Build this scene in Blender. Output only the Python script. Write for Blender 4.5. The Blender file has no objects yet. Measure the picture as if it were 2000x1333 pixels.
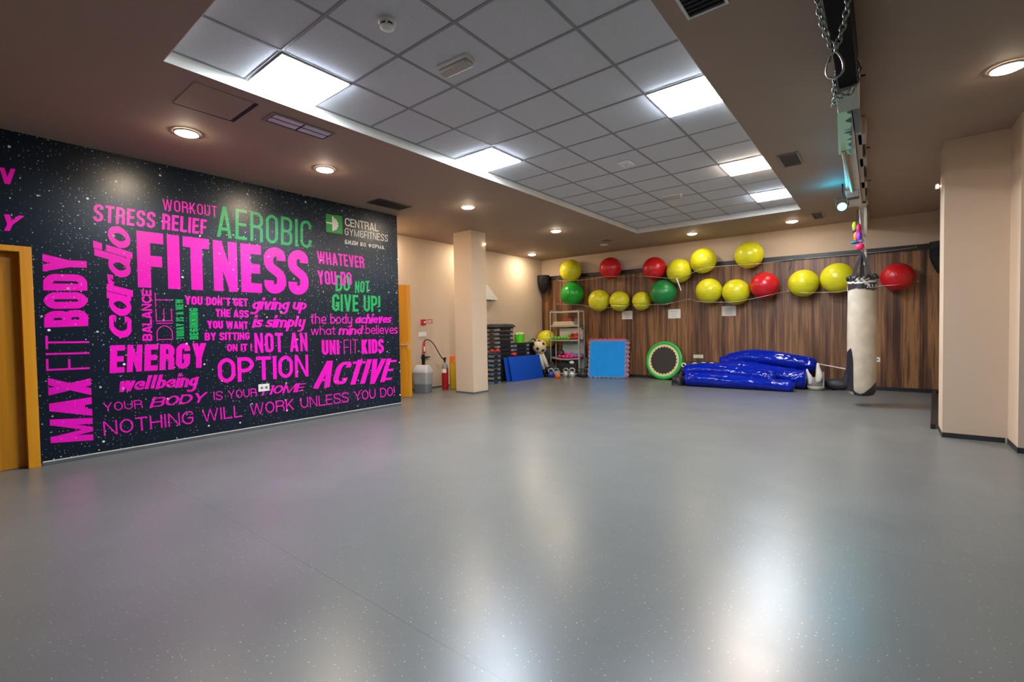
import bpy, bmesh, math, random
from mathutils import Vector, Matrix, noise

S = bpy.context.scene
COL = S.collection
PI = math.pi
rnd = random.Random(7)

# ------------------------------------------------------------------ camera, exposure, world
H = 3.293          # soffit height
HT = 3.386         # tiled ceiling height
XM, YM = -6.544, 5.20      # mural wall plane and its far end
XL, YB = -7.825, 11.502    # alcove wall plane, back wall plane
XR = 1.0                   # short right wall by the back
CL, CR, CN, CF = -4.088, -1.111, 1.153, 9.646   # ceiling recess edges
GX, GY, TP = -2.868, 1.725, 0.6                 # ceiling tile grid

cam_d = bpy.data.cameras.new('camera')
cam_d.sensor_width = 36.0
cam_d.lens = 16.459
cam_d.shift_x = 0.00819
cam_d.shift_y = 0.00099
cam_d.clip_start = 0.05
cam = bpy.data.objects.new('camera', cam_d)
COL.objects.link(cam)
yaw, pitch, roll = -0.6808, -0.0275, -0.0170
f = Vector((math.sin(yaw) * math.cos(pitch), math.cos(yaw) * math.cos(pitch), math.sin(pitch)))
r0 = Vector((math.cos(yaw), -math.sin(yaw), 0))
u0 = r0.cross(f)
rr = r0 * math.cos(roll) + u0 * math.sin(roll)
uu = -r0 * math.sin(roll) + u0 * math.cos(roll)
cam.matrix_world = Matrix(((rr.x, uu.x, -f.x, 0.0), (rr.y, uu.y, -f.y, 0.0), (rr.z, uu.z, -f.z, 1.297), (0, 0, 0, 1)))
S.camera = cam

S.view_settings.view_transform = 'Standard'
S.view_settings.look = 'None'
S.view_settings.gamma = 1.0
S.view_settings.use_curve_mapping = False
S.view_settings.exposure = 0.0

wd = bpy.data.worlds.new('world')
S.world = wd
wd.use_nodes = True
wd.node_tree.nodes['Background'].inputs[0].default_value = (0.8, 0.75, 0.7, 1)
wd.node_tree.nodes['Background'].inputs[1].default_value = 0.05

PANEL_COOL, PANEL_WARM, DOWN_WARM = (0.80, 0.92, 1.06), (1.0, 0.84, 0.70), (1.0, 0.81, 0.59)
PANEL_W, DOWN_W = 112.0, 330.0

# ------------------------------------------------------------------ materials
def lin(h):
    c = [int(h[i:i + 2], 16) / 255 for i in (0, 2, 4)]
    return tuple(x / 12.92 if x <= 0.04045 else ((x + 0.055) / 1.055) ** 2.4 for x in c)

class NT:
    def __init__(s, m):
        s.t = m.node_tree; s.n = s.t.nodes
    def new(s, typ, **kw):
        n = s.n.new(typ)
        for k, v in kw.items(): setattr(n, k, v)
        return n
    def link(s, a, b): s.t.links.new(a, b)
    def math(s, op, a, b=None, c=None):
        n = s.new('ShaderNodeMath', operation=op)
        for i, x in enumerate((a, b, c)):
            if x is None: continue
            if isinstance(x, (int, float)): n.inputs[i].default_value = x
            else: s.link(x, n.inputs[i])
        return n.outputs[0]
    def mix(s, fac, a, b):
        n = s.new('ShaderNodeMix', data_type='RGBA')
        for i, x in ((0, fac), (6, a), (7, b)):
            if isinstance(x, (int, float)): n.inputs[i].default_value = x
            elif isinstance(x, tuple): n.inputs[i].default_value = (*x[:3], 1)
            else: s.link(x, n.inputs[i])
        return n.outputs[2]
    def pos(s): return s.new('ShaderNodeNewGeometry').outputs['Position']
    def obj(s): return s.new('ShaderNodeTexCoord').outputs['Object']
    def scale(s, v, sc):
        n = s.new('ShaderNodeMapping'); s.link(v, n.inputs[0]); n.inputs['Scale'].default_value = sc
        return n.outputs[0]
    def noise(s, v, scale, detail=3, rough=0.5):
        n = s.new('ShaderNodeTexNoise'); s.link(v, n.inputs['Vector'])
        n.inputs['Scale'].default_value = scale; n.inputs['Detail'].default_value = detail; n.inputs['Roughness'].default_value = rough
        return n.outputs['Fac']
    def ramp(s, fac, stops):
        n = s.new('ShaderNodeValToRGB'); s.link(fac, n.inputs[0])
        e = n.color_ramp.elements
        while len(e) < len(stops): e.new(0.5)
        for i, (p, c) in enumerate(stops):
            e[i].position = p; e[i].color = (*c[:3], 1)
        return n.outputs[0]

MC = {}
def mat(name, col, rough=0.5, metal=0.0, var=0.06, vscale=6.0, bump=0.0, bscale=40.0, spec=0.5, coat=0.0, trans=0.0):
    if name in MC: return MC[name]
    m = bpy.data.materials.new(name); m.use_nodes = True; MC[name] = m
    c = lin(col) if isinstance(col, str) else col
    k = NT(m); b = k.n['Principled BSDF']
    v = k.obj()
    nz = k.noise(v, vscale)
    lo = tuple(x * (1 - var) for x in c); hi = tuple(min(1, x * (1 + var)) for x in c)
    k.link(k.ramp(nz, [(0.3, lo), (0.7, hi)]), b.inputs['Base Color'])
    b.inputs['Roughness'].default_value = rough; b.inputs['Metallic'].default_value = metal
    b.inputs['Specular IOR Level'].default_value = spec
    b.inputs['Coat Weight'].default_value = coat
    b.inputs['Transmission Weight'].default_value = trans
    if bump:
        bn = k.new('ShaderNodeBump'); bn.inputs['Strength'].default_value = bump; bn.inputs['Distance'].default_value = 0.01
        k.link(k.noise(v, bscale, 4), bn.inputs['Height']); k.link(bn.outputs[0], b.inputs['Normal'])
    return m

def emit(name, col, strength):
    if name in MC: return MC[name]
    m = bpy.data.materials.new(name); m.use_nodes = True; MC[name] = m
    b = m.node_tree.nodes['Principled BSDF']
    b.inputs['Base Color'].default_value = (0.8, 0.8, 0.8, 1)
    b.inputs['Emission Color'].default_value = (*col, 1); b.inputs['Emission Strength'].default_value = strength
    return m

def star_fac(k):
    """white flecks of the printed night sky, laid out on the wall (y, z)"""
    sp = k.new('ShaderNodeSeparateXYZ'); k.link(k.pos(), sp.inputs[0])
    cb = k.new('ShaderNodeCombineXYZ'); k.link(sp.outputs[1], cb.inputs[0]); k.link(sp.outputs[2], cb.inputs[1])
    cl = k.noise(cb.outputs[0], 1.3, 2)
    tot = None
    for sc, rad, thr in ((5.0, 0.060, 0.66), (14.0, 0.075, 0.62), (30.0, 0.095, 0.66)):
        v = k.new('ShaderNodeTexVoronoi', voronoi_dimensions='2D'); k.link(cb.outputs[0], v.inputs['Vector']); v.inputs['Scale'].default_value = sc
        s2 = k.new('ShaderNodeSeparateColor'); k.link(v.outputs['Color'], s2.inputs[0])
        dens = k.math('ADD', s2.outputs[0], k.math('MULTIPLY', k.math('SUBTRACT', cl, 0.5), 1.2))
        on = k.math('GREATER_THAN', dens, thr)
        size = k.math('MULTIPLY', k.math('ADD', k.math('MULTIPLY', s2.outputs[1], 0.8), 0.35), rad)
        d = k.math('LESS_THAN', v.outputs['Distance'], size)
        b = k.math('MULTIPLY', k.math('MULTIPLY', on, d), k.math('ADD', k.math('MULTIPLY', s2.outputs[2], 0.7), 0.25))
        tot = b if tot is None else k.math('MAXIMUM', tot, b)
    return tot

def print_mat(name, col, amount):
    if name in MC: return MC[name]
    m = bpy.data.materials.new(name); m.use_nodes = True; MC[name] = m
    k = NT(m); b = k.n['Principled BSDF']
    base = k.ramp(k.noise(k.pos(), 0.9, 2), [(0.3, tuple(x * 0.85 for x in col)), (0.7, tuple(min(1, x * 1.15) for x in col))])
    fac = k.math('MULTIPLY', star_fac(k), amount)
    k.link(k.mix(fac, base, (0.85, 0.9, 0.92)), b.inputs['Base Color'])
    b.inputs['Roughness'].default_value = 0.31
    b.inputs['Specular IOR Level'].default_value = 0.36
    return m

def floor_mat():
    m = bpy.data.materials.new('grey_vinyl'); m.use_nodes = True
    k = NT(m); b = k.n['Principled BSDF']; p = k.pos()
    base = k.ramp(k.noise(p, 1.1, 4), [(0.3, (0.122, 0.130, 0.127)), (0.7, (0.148, 0.156, 0.151))])
    v = k.new('ShaderNodeTexVoronoi', voronoi_dimensions='2D'); k.link(p, v.inputs['Vector']); v.inputs['Scale'].default_value = 34.0
    sc = k.new('ShaderNodeSeparateColor'); k.link(v.outputs['Color'], sc.inputs[0])
    cl = k.noise(p, 1.7, 2)
    on = k.math('GREATER_THAN', k.math('ADD', sc.outputs[0], k.math('MULTIPLY', k.math('SUBTRACT', cl, 0.5), 0.9)), 0.62)
    d = k.math('LESS_THAN', v.outputs['Distance'], k.math('ADD', k.math('MULTIPLY', sc.outputs[1], 0.085), 0.025))
    fl = k.math('MULTIPLY', k.math('MULTIPLY', on, d), k.math('ADD', k.math('MULTIPLY', sc.outputs[2], 0.6), 0.1))
    c1 = k.mix(fl, base, (0.62, 0.64, 0.62))
    v2 = k.new('ShaderNodeTexVoronoi', voronoi_dimensions='2D'); k.link(p, v2.inputs['Vector']); v2.inputs['Scale'].default_value = 70.0
    sc2 = k.new('ShaderNodeSeparateColor'); k.link(v2.outputs['Color'], sc2.inputs[0])
    dk = k.math('MULTIPLY', k.math('LESS_THAN', v2.outputs['Distance'], 0.16), k.math('GREATER_THAN', sc2.outputs[0], 0.75))
    c2 = k.mix(k.math('MULTIPLY', dk, 0.18), c1, (0.04, 0.04, 0.04))
    sp = k.new('ShaderNodeSeparateXYZ'); k.link(p, sp.inputs[0])
    ph = k.math('FRACT', k.math('DIVIDE', k.math('ADD', sp.outputs[1], 20.6 - 1.30), 2.06))
    seam = k.math('LESS_THAN', k.math('ABSOLUTE', k.math('SUBTRACT', ph, 0.0)), 0.0022)
    k.link(k.mix(k.math('MULTIPLY', seam, 0.6), c2, (0.06, 0.06, 0.06)), b.inputs['Base Color'])
    rg = k.new('ShaderNodeMapRange'); k.link(k.noise(p, 2.3, 4), rg.inputs[0])
    rg.inputs['To Min'].default_value = 0.27; rg.inputs['To Max'].default_value = 0.35
    k.link(rg.outputs[0], b.inputs['Roughness'])
    b.inputs['Specular IOR Level'].default_value = 0.65
    bn = k.new('ShaderNodeBump'); bn.inputs['Strength'].default_value = 0.06; bn.inputs['Distance'].default_value = 0.004
    k.link(k.noise(p, 90, 3), bn.inputs['Height']); k.link(bn.outputs[0], b.inputs['Normal'])
    return m

def wood_mat(name, stops, axis='z', scale=0.85, rough=0.42, panel=None):
    m = bpy.data.materials.new(name); m.use_nodes = True
    k = NT(m); b = k.n['Principled BSDF']; p = k.pos()
    st = {'z': (9 * scale, 9 * scale, 0.32 * scale)}[axis]
    v = k.scale(p, st)
    if panel:
        sp = k.new('ShaderNodeSeparateXYZ'); k.link(p, sp.inputs[0])
        idx = k.math('FLOOR', k.math('DIVIDE', k.math('ADD', sp.outputs[0], 20 * 0.70 + panel), 0.70))
        cb = k.new('ShaderNodeCombineXYZ'); k.link(k.math('MULTIPLY', idx, 7.3), cb.inputs[2])
        va = k.new('ShaderNodeVectorMath', operation='ADD'); k.link(v, va.inputs[0]); k.link(cb.outputs[0], va.inputs[1]); v = va.outputs[0]
    n1 = k.noise(v, 1.0, 3, 0.6); n2 = k.noise(v, 3.7, 4, 0.6)
    fac = k.math('ADD', k.math('MULTIPLY', n1, 0.62), k.math('MULTIPLY', n2, 0.38))
    k.link(k.ramp(fac, stops), b.inputs['Base Color'])
    b.inputs['Roughness'].default_value = rough
    return m

def tile_mat():
    m = bpy.data.materials.new('mineral_tile'); m.use_nodes = True
    k = NT(m); b = k.n['Principled BSDF']; p = k.pos()
    k.link(k.ramp(k.noise(p, 160, 3, 0.7), [(0.35, (0.50, 0.505, 0.52)), (0.6, (0.62, 0.625, 0.64))]), b.inputs['Base Color'])
    b.inputs['Roughness'].default_value = 0.9
    return m

def streak_mat():
    m = bpy.data.materials.new('green_streaked_wrap'); m.use_nodes = True
    k = NT(m); b = k.n['Principled BSDF']
    p = k.pos(); v = k.scale(p, (5.0, 9.0, 1.0))
    sp = k.new('ShaderNodeSeparateXYZ'); k.link(p, sp.inputs[0])
    across = k.math('ADD', sp.outputs[0], k.math('MULTIPLY', sp.outputs[1], 0.046))      # runs along the slanted board
    fac = k.math('ADD', k.noise(v, 1.0, 3, 0.6), k.math('MULTIPLY', k.math('SUBTRACT', across, -0.035), 2.6))
    k.link(k.ramp(fac, [(0.60, (0.50, 0.80, 0.50)), (0.65, (0.012, 0.05, 0.03))]), b.inputs['Base Color'])
    b.inputs['Roughness'].default_value = 0.5
    return m

M_floor = floor_mat()
M_soffit = mat('taupe_soffit_paint', (0.335, 0.242, 0.18), 0.75, var=0.03, vscale=0.8)
M_wall = mat('beige_wall_paint', (0.565, 0.445, 0.33), 0.7, var=0.03, vscale=0.9)
M_lip = mat('recess_edge_paint', (0.68, 0.64, 0.57), 0.7, var=0.03)
M_tile = tile_mat()
M_tbar = mat('grey_grid_metal', (0.24, 0.24, 0.25), 0.5, var=0.05)
M_wood = wood_mat('walnut_panel', [(0.30, lin('2a1912')), (0.41, lin('45291c')), (0.50, lin('6c4a2f')), (0.58, lin('93683f')), (0.65, lin('583826')), (0.78, lin('3a2318'))], panel=5.72 % 0.70)
M_oak = wood_mat('amber_oak', [(0.3, lin('b06f05')), (0.5, lin('cf8a0d')), (0.7, lin('dd9a1e'))], scale=0.7, rough=0.4)
M_black = mat('black_plastic', (0.008, 0.008, 0.009), 0.5, spec=0.3)
M_rail = mat('black_rail', (0.014, 0.014, 0.017), 0.4)
M_cove = mat('grey_cove_strip', (0.085, 0.09, 0.105), 0.45)
M_white = mat('white_plastic', (0.72, 0.71, 0.68), 0.45)
M_cream = mat('cream_plastic', (0.66, 0.62, 0.53), 0.5)
M_dark = mat('dark_gap', (0.006, 0.006, 0.007), 0.8)
M_steel = mat('galvanised_steel', (0.55, 0.55, 0.55), 0.3, 1.0)
M_chain = mat('dull_chain_steel', (0.30, 0.36, 0.32), 0.35, 0.9)
M_mural = print_mat('night_sky_print', (0.0015, 0.0080, 0.0185), 1.0)
M_pink = print_mat('magenta_print', (0.84, 0.0, 0.50), 0.45)
M_green = print_mat('green_print', (0.008, 0.36, 0.085), 0.55)
M_letter = print_mat('white_print', (0.74, 0.72, 0.70), 0.3)
M_yel = mat('lime_yellow_rubber', (0.60, 0.57, 0.012), 0.33, var=0.04)
M_red = mat('red_rubber', (0.50, 0.008, 0.014), 0.30, var=0.05)
M_grn = mat('green_rubber', (0.008, 0.30, 0.022), 0.30, var=0.05)
M_blue = mat('glossy_blue_vinyl', (0.0006, 0.012, 0.30), 0.12, var=0.12, vscale=3, bump=0.3, bscale=11, spec=0.3)
M_wire = mat('pale_wire', (0.5, 0.46, 0.40), 0.4, 0.3)

# ------------------------------------------------------------------ mesh builder
class MB:
    def __init__(s): s.b = bmesh.new()
    def _mx(s, vs, mx):
        if mx is not None:
            for v in vs: v.co = mx @ v.co
    def box(s, x0, x1, y0, y1, z0, z1, bev=0.0, mx=None):
        c = [s.b.verts.new(p) for p in ((x0, y0, z0), (x1, y0, z0), (x1, y1, z0), (x0, y1, z0), (x0, y0, z1), (x1, y0, z1), (x1, y1, z1), (x0, y1, z1))]
        fs = [s.b.faces.new([c[i] for i in q]) for q in ((0, 3, 2, 1), (4, 5, 6, 7), (0, 1, 5, 4), (1, 2, 6, 5), (2, 3, 7, 6), (3, 0, 4, 7))]
        vs = c
        if bev:
            es = list({e for fa in fs for e in fa.edges})
            g = bmesh.ops.bevel(s.b, geom=es, offset=bev, segments=2, affect='EDGES', profile=0.6)
            vs = list({v for v in g['verts']} | {v for v in c if v.is_valid})
        s._mx(vs, mx); return s
    def lathe(s, prof, cx=0, cy=0, n=24, mx=None, cap=True):
        """prof: list of (radius, z)"""
        rings = []; allv = []
        for r, z in prof:
            if r < 1e-5:
                v = s.b.verts.new((cx, cy, z)); rings.append([v] * n); allv.append(v)
            else:
                ring = [s.b.verts.new((cx + r * math.cos(2 * PI * i / n), cy + r * math.sin(2 * PI * i / n), z)) for i in range(n)]
                rings.append(ring); allv += ring
        for a, b in zip(rings, rings[1:]):
            for i in range(n):
                q = [a[i], a[(i + 1) % n], b[(i + 1) % n], b[i]]
                u = []
                for v in q:
                    if v not in u: u.append(v)
                if len(u) >= 3:
                    try: s.b.faces.new(u)
                    except ValueError: pass
        if cap:
            for ring, fl in ((rings[0], True), (rings[-1], False)):
                if len(set(ring)) > 2: s.b.faces.new(list(reversed(ring)) if fl else ring)
        s._mx(allv, mx); return s
    def ball(s, c, r, sc=(1, 1, 1), n=24, m=14, mx=None):
        prof = [(r * math.sin(PI * i / m), -r * math.cos(PI * i / m)) for i in range(m + 1)]
        T = Matrix.Translation(c) @ Matrix.Diagonal((*sc, 1))
        if mx is not None: T = mx @ T
        return s.lathe(prof, n=n, mx=T, cap=False)
    def cyl(s, p0, p1, r0, r1=None, n=16, mx=None):
        p0, p1 = Vector(p0), Vector(p1); d = p1 - p0
        T = Matrix.Translation(p0) @ d.to_track_quat('Z', 'Y').to_matrix().to_4x4()
        if mx is not None: T = mx @ T
        return s.lathe([(r0, 0), (r0 if r1 is None else r1, d.length)], n=n, mx=T)
    def tube(s, pts, r, n=8, closed=False, mx=None, rad=None):
        P = [Vector(p) for p in pts]; N = len(P); rings = []; allv = []; up = None
        for i, p in enumerate(P):
            a = P[(i - 1) % N] if closed or i > 0 else p
            b = P[(i + 1) % N] if closed or i < N - 1 else p
            t = (b - a).normalized()
            if up is None:
                up = Vector((0, 0, 1)) if abs(t.z) < 0.9 else Vector((1, 0, 0))
            x = t.cross(up)
            if x.length < 1e-4: x = t.orthogonal()
            x.normalize(); y = x.cross(t).normalized(); up = y
            ri = rad[i] if rad else r
            ring = [s.b.verts.new(p + x * (ri * math.cos(2 * PI * j / n)) + y * (ri * math.sin(2 * PI * j / n))) for j in range(n)]
            rings.append(ring); allv += ring
        for i in range(N if closed else N - 1):
            a, b = rings[i], rings[(i + 1) % N]
            for j in range(n): s.b.faces.new((a[j], a[(j + 1) % n], b[(j + 1) % n], b[j]))
        if not closed:
            s.b.faces.new(list(reversed(rings[0]))); s.b.faces.new(rings[-1])
        s._mx(allv, mx); return s
    def prism(s, poly, a, b, plane='xy', mx=None):
        """poly in 2D extruded between a and b along the remaining axis"""
        def P(p, h): return {'xy': (p[0], p[1], h), 'xz': (p[0], h, p[1]), 'yz': (h, p[0], p[1])}[plane]
        lo = [s.b.verts.new(P(p, a)) for p in poly]; hi = [s.b.verts.new(P(p, b)) for p in poly]
        s.b.faces.new(list(reversed(lo))); s.b.faces.new(hi); n = len(poly)
        for i in range(n): s.b.faces.new((lo[i], lo[(i + 1) % n], hi[(i + 1) % n], hi[i]))
        s._mx(lo + hi, mx); return s
    def grid(s, fn, nu, nv, wrapv=False):
        V = [[s.b.verts.new(fn(i / nu, j / nv)) for j in range(nv if wrapv else nv + 1)] for i in range(nu + 1)]
        m = nv
        for i in range(nu):
            for j in range(m):
                j2 = (j + 1) % nv if wrapv else j + 1
                try: s.b.faces.new((V[i][j], V[i + 1][j], V[i + 1][j2], V[i][j2]))
                except ValueError: pass
        return V
    def quad(s, pts):
        s.b.faces.new([s.b.verts.new(p) for p in pts]); return s
    def build(s, name, m, parent=None, smooth=False, origin=None, fix=True, local=False, kind=None, label=None):
        me = bpy.data.meshes.new(name)
        if fix: bmesh.ops.recalc_face_normals(s.b, faces=s.b.faces)
        off = Vector((0, 0, 0))
        if origin is not None: off = Vector(origin)
        elif parent is not None and not local: off = wloc(parent)
        if off.length: bmesh.ops.translate(s.b, vec=-off, verts=s.b.verts)
        s.b.to_mesh(me); s.b.free()
        me.materials.append(m)
        if smooth:
            for p in me.polygons: p.use_smooth = True
            if smooth != 'all':
                me.set_sharp_from_angle(angle=math.radians(40))
        o = bpy.data.objects.new(name, me); COL.objects.link(o)
        if parent is not None: o.parent = parent
        elif origin is not None: o.location = off
        if kind: o['kind'] = kind
        if label: o['label'] = label
        return o

def wloc(o):
    v = Vector(o.location)
    while o.parent is not None:
        o = o.parent; v = v + Vector(o.location)
    return v

def thing(name, label, cat, loc=(0, 0, 0), rotz=0.0, group=None):
    o = bpy.data.objects.new(name, None); COL.objects.link(o)
    o.empty_display_size = 0.1
    o.location = loc; o.rotation_euler = (0, 0, rotz); o['label'] = label; o['category'] = cat
    if group: o['group'] = group
    return o
def tag(o, label, cat, group=None):
    o['label'] = label; o['category'] = cat
    if group: o['group'] = group
    return o
def dup(root, loc, label, rotz=None, group=None):
    r = root.copy(); COL.objects.link(r); r.location = loc; r['label'] = label
    if rotz is not None: r.rotation_euler = (0, 0, rotz)
    if group: r['group'] = group
    for ch in list(root.children):
        c = ch.copy(); COL.objects.link(c); c.parent = r
        for g in list(ch.children):
            d = g.copy(); COL.objects.link(d); d.parent = c
    return r
def struct(o): o['kind'] = 'structure'; return o
ORD = ['lowest', 'second', 'third', 'fourth', 'fifth', 'sixth', 'seventh', 'eighth', 'ninth', 'tenth', 'eleventh', 'twelfth', 'thirteenth', 'fourteenth']

# ------------------------------------------------------------------ room shell
struct(MB().box(XL - 0.3, 4.3, -4.3, YB + 0.3, -0.1, 0).build('floor', M_floor))
c = MB()
c.box(XL - 0.3, CL, -4.3, YB + 0.3, H, H + 0.3); c.box(CR, 4.3, -4.3, YB + 0.3, H, H + 0.3)
c.box(CL, CR, -4.3, CN, H, H + 0.3); c.box(CL, CR, CF, YB + 0.3, H, H + 0.3)
ceiling = struct(c.build('ceiling', M_soffit))
c = MB()
t = 0.006
c.box(CL, CL + t, CN, CF, H + 0.001, HT); c.box(CR - t, CR, CN, CF, H + 0.001, HT)
c.box(CL + t, CR - t, CN, CN + t, H + 0.001, HT); c.box(CL + t, CR - t, CF - t, CF, H + 0.001, HT)
struct(c.build('trim_1', M_lip))
struct(MB().box(CL - 0.05, CR + 0.05, CN - 0.05, CF + 0.05, HT, HT + 0.02).build('ceiling_recess', M_tile))
c = MB(); bw = 0.012
for j in range(-2, 4):
    x = GX + TP * j
    if CL + 0.02 < x < CR: c.box(x - bw, x + bw, CN, CF, HT - 0.004, HT - 0.001)
for i in range(-1, 14):
    y = GY + TP * i
    if CN < y < CF - 0.02: c.box(CL, CR, y - bw, y + bw, HT - 0.0045, HT - 0.0015)
struct(c.build('trim_2', M_tbar))

DY0, DY1, DZ = -0.30, 0.600, 2.13      # door opening in the mural wall
c = MB()
c.box(XM - 0.22, XM - 0.004, -4.0, DY0 - 0.03, 0, H); c.box(XM - 0.22, XM - 0.004, DY1 + 0.03, YM, 0, H); c.box(XM - 0.22, XM - 0.004, DY0 - 0.03, DY1 + 0.03, DZ + 0.03, H)
c.box(XL, XM - 0.22, YM - 0.15, YM, 0, H)
struct(c.build('wall_left', M_wall))
struct(MB().box(XL - 0.2, XL, YM - 0.15, YB + 0.2, 0, H).build('wall_alcove', M_wall))
struct(MB().box(XL, XR, YB, YB + 0.2, 0, H).build('wall_back', M_wall))
c = MB(); c.box(XR, XR + 0.2, 7.6, YB + 0.2, 0, H); struct(c.build('wall_right', M_wall))
c = MB(); c.box(0.525, 1.031, 7.156, 7.62, 0, H); c.box(1.031, 4.2, 6.678, 7.62, 0, H)
struct(c.build('wall_pier', M_wall))
struct(MB().box(4.0, 4.2, -4.2, 6.678, 0, H).build('wall_side', M_wall))
struct(MB().box(XM - 0.2, 4.2, -4.2, -4.0, 0, H).build('wall_front', M_wall))
struct(MB().box(-6.897, -6.411, 6.925, 7.371, 0, H).build('wall_column', M_wall))
c = MB(); s_ = 0.004
c.box(-6.897 - s_, -6.411 + s_, 6.925 - s_, 7.371 + s_, 0, 0.03)
struct(c.build('baseboard_column', M_cove))
c = MB()
c.box(0.525 - s_, 1.031 - 0.02, 7.156 - s_, 7.156, 0, 0.055); c.box(0.525 - s_, 0.525, 7.156, 7.6, 0, 0.055)
c.box(1.031 - s_, 1.031, 6.678, 7.156, 0, 0.055); c.box(1.031 - s_, 4.0, 6.678 - s_, 6.678, 0, 0.055)
struct(c.build('baseboard_pier', mat('dark_cove_strip', (0.022, 0.024, 0.030), 0.4)))
struct(MB().box(XL, XL + 0.006, YM, 9.0, 0, 0.035).build('baseboard_alcove', M_cove))
c = MB(); c.box(XM - 0.01, XM + 0.012, DY1 + 0.10, YM, 0, 0.036); c.box(XM - 0.01, XM + 0.012, -4, DY0 - 0.10, 0, 0.036)
struct(c.build('baseboard_left', M_cove))
c = MB(); c.box(XM - 0.01, XM + 0.013, DY1 + 0.10, YM, 0.036, 0.046)
struct(c.build('trim_3', mat('pale_bead', (0.55, 0.55, 0.46), 0.5)))

# walnut panelling on the back wall, black rail and plinth
c = MB(); edges = [XL + 0.001] + [-5.72 + 0.70 * i for i in range(-2, 10)] + [XR]
for a, b_ in zip(edges, edges[1:]): c.box(a + (0.003 if a > -7.8 else 0), b_ - 0.003, YB - 0.022, YB - 0.002, 0.07, 2.72)
struct(c.build('trim_4', M_wood))
def railz(x): return 2.808 - (x + 7.8) * 0.0115
c = MB()
c.prism([(-7.79, railz(-7.79) - 0.10), (XR, railz(XR) - 0.10), (XR, railz(XR)), (-7.79, railz(-7.79))], YB - 0.05, YB, 'xz')
struct(c.build('trim_5', M_rail))
struct(MB().box(-7.76, XR, YB - 0.03, YB, 0, 0.072).build('baseboard_back', M_rail))
struct(MB().prism([(0.455, 7.63), (0.50, 7.63), (0.76, 11.45), (0.70, 11.45)], 0.0, 0.06, 'xy').build('baseboard_right', M_rail))

# ------------------------------------------------------------------ doors
d1 = struct(MB().box(XM - 0.14, XM - 0.10, DY0, DY1, 0.004, DZ - 0.005).build('door_1', M_oak))
c = MB(); fw = 0.087
c.box(XM - 0.16, XM + 0.022, DY1, DY1 + fw, 0, DZ + 0.055, 0.004); c.box(XM - 0.16, XM + 0.022, DY0 - fw, DY0, 0, DZ + 0.055, 0.004)
c.box(XM - 0.16, XM + 0.0215, DY0 - fw + 0.001, DY1 + fw - 0.001, DZ, DZ + 0.056, 0.004)
c.build('door_frame', M_oak, d1)
hx, hy = -7.80, 5.30; fx, fy = -7.155, 5.965    # hinge and free edge of the open leaf
ang = math.atan2(fy - hy, fx - hx); L_ = math.hypot(fx - hx, fy - hy)
d2 = bpy.data.objects.new('door_2', None); COL.objects.link(d2); d2.location = (hx, hy, 0); d2.rotation_euler = (0, 0, ang); struct(d2)
MB().box(0, L_, -0.02, 0.02, 0.008, 2.19).build('door_leaf', M_oak, d2, local=True)
c = MB(); c.box(L_ - 0.085, L_ - 0.045, -0.028, -0.0201, 0.93, 1.09, 0.002); c.cyl((L_ - 0.065, -0.028, 1.03), (L_ - 0.065, -0.07, 1.03), 0.009); c.tube([(L_ - 0.06, -0.07, 1.03), (L_ - 0.14, -0.072, 1.03), (L_ - 0.19, -0.068, 1.028)], 0.011)
c.cyl((L_ - 0.065, -0.028, 0.955), (L_ - 0.065, -0.045, 0.955), 0.012)
c.build('door_handle', mat('pale_brass', (0.75, 0.62, 0.36), 0.3, 0.8), d2, local=True, smooth=True)

# ------------------------------------------------------------------ stroke lettering
def fillet(pts, closed):
    """pts: (x, y, r) corner list -> smooth polyline"""
    out = []; n = len(pts)
    for i, p in enumerate(pts):
        r = p[2] if len(p) > 2 else 0
        if r <= 0 or (not closed and i in (0, n - 1)):
            out.append((p[0], p[1])); continue
        a = Vector(pts[(i - 1) % n][:2]); b = Vector(pts[(i + 1) % n][:2]); q = Vector(p[:2])
        da, db = (a - q), (b - q)
        th = da.angle(db, PI); tan = math.tan(th / 2)
        if tan > 50: out.append((p[0], p[1])); continue
        ln = min(r / max(tan, 0.05), da.length * 0.5, db.length * 0.5)
        da.normalize(); db.normalize(); p0 = q + da * ln; p1 = q + db * ln
        for k in range(7):
            s = k / 6; v = p0 * (1 - s) ** 2 + q * 2 * s * (1 - s) * 0.62 + (p0 + p1) * s * (1 - s) * 0.38 + p1 * s * s
            out.append((v.x, v.y))
    return out

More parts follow.
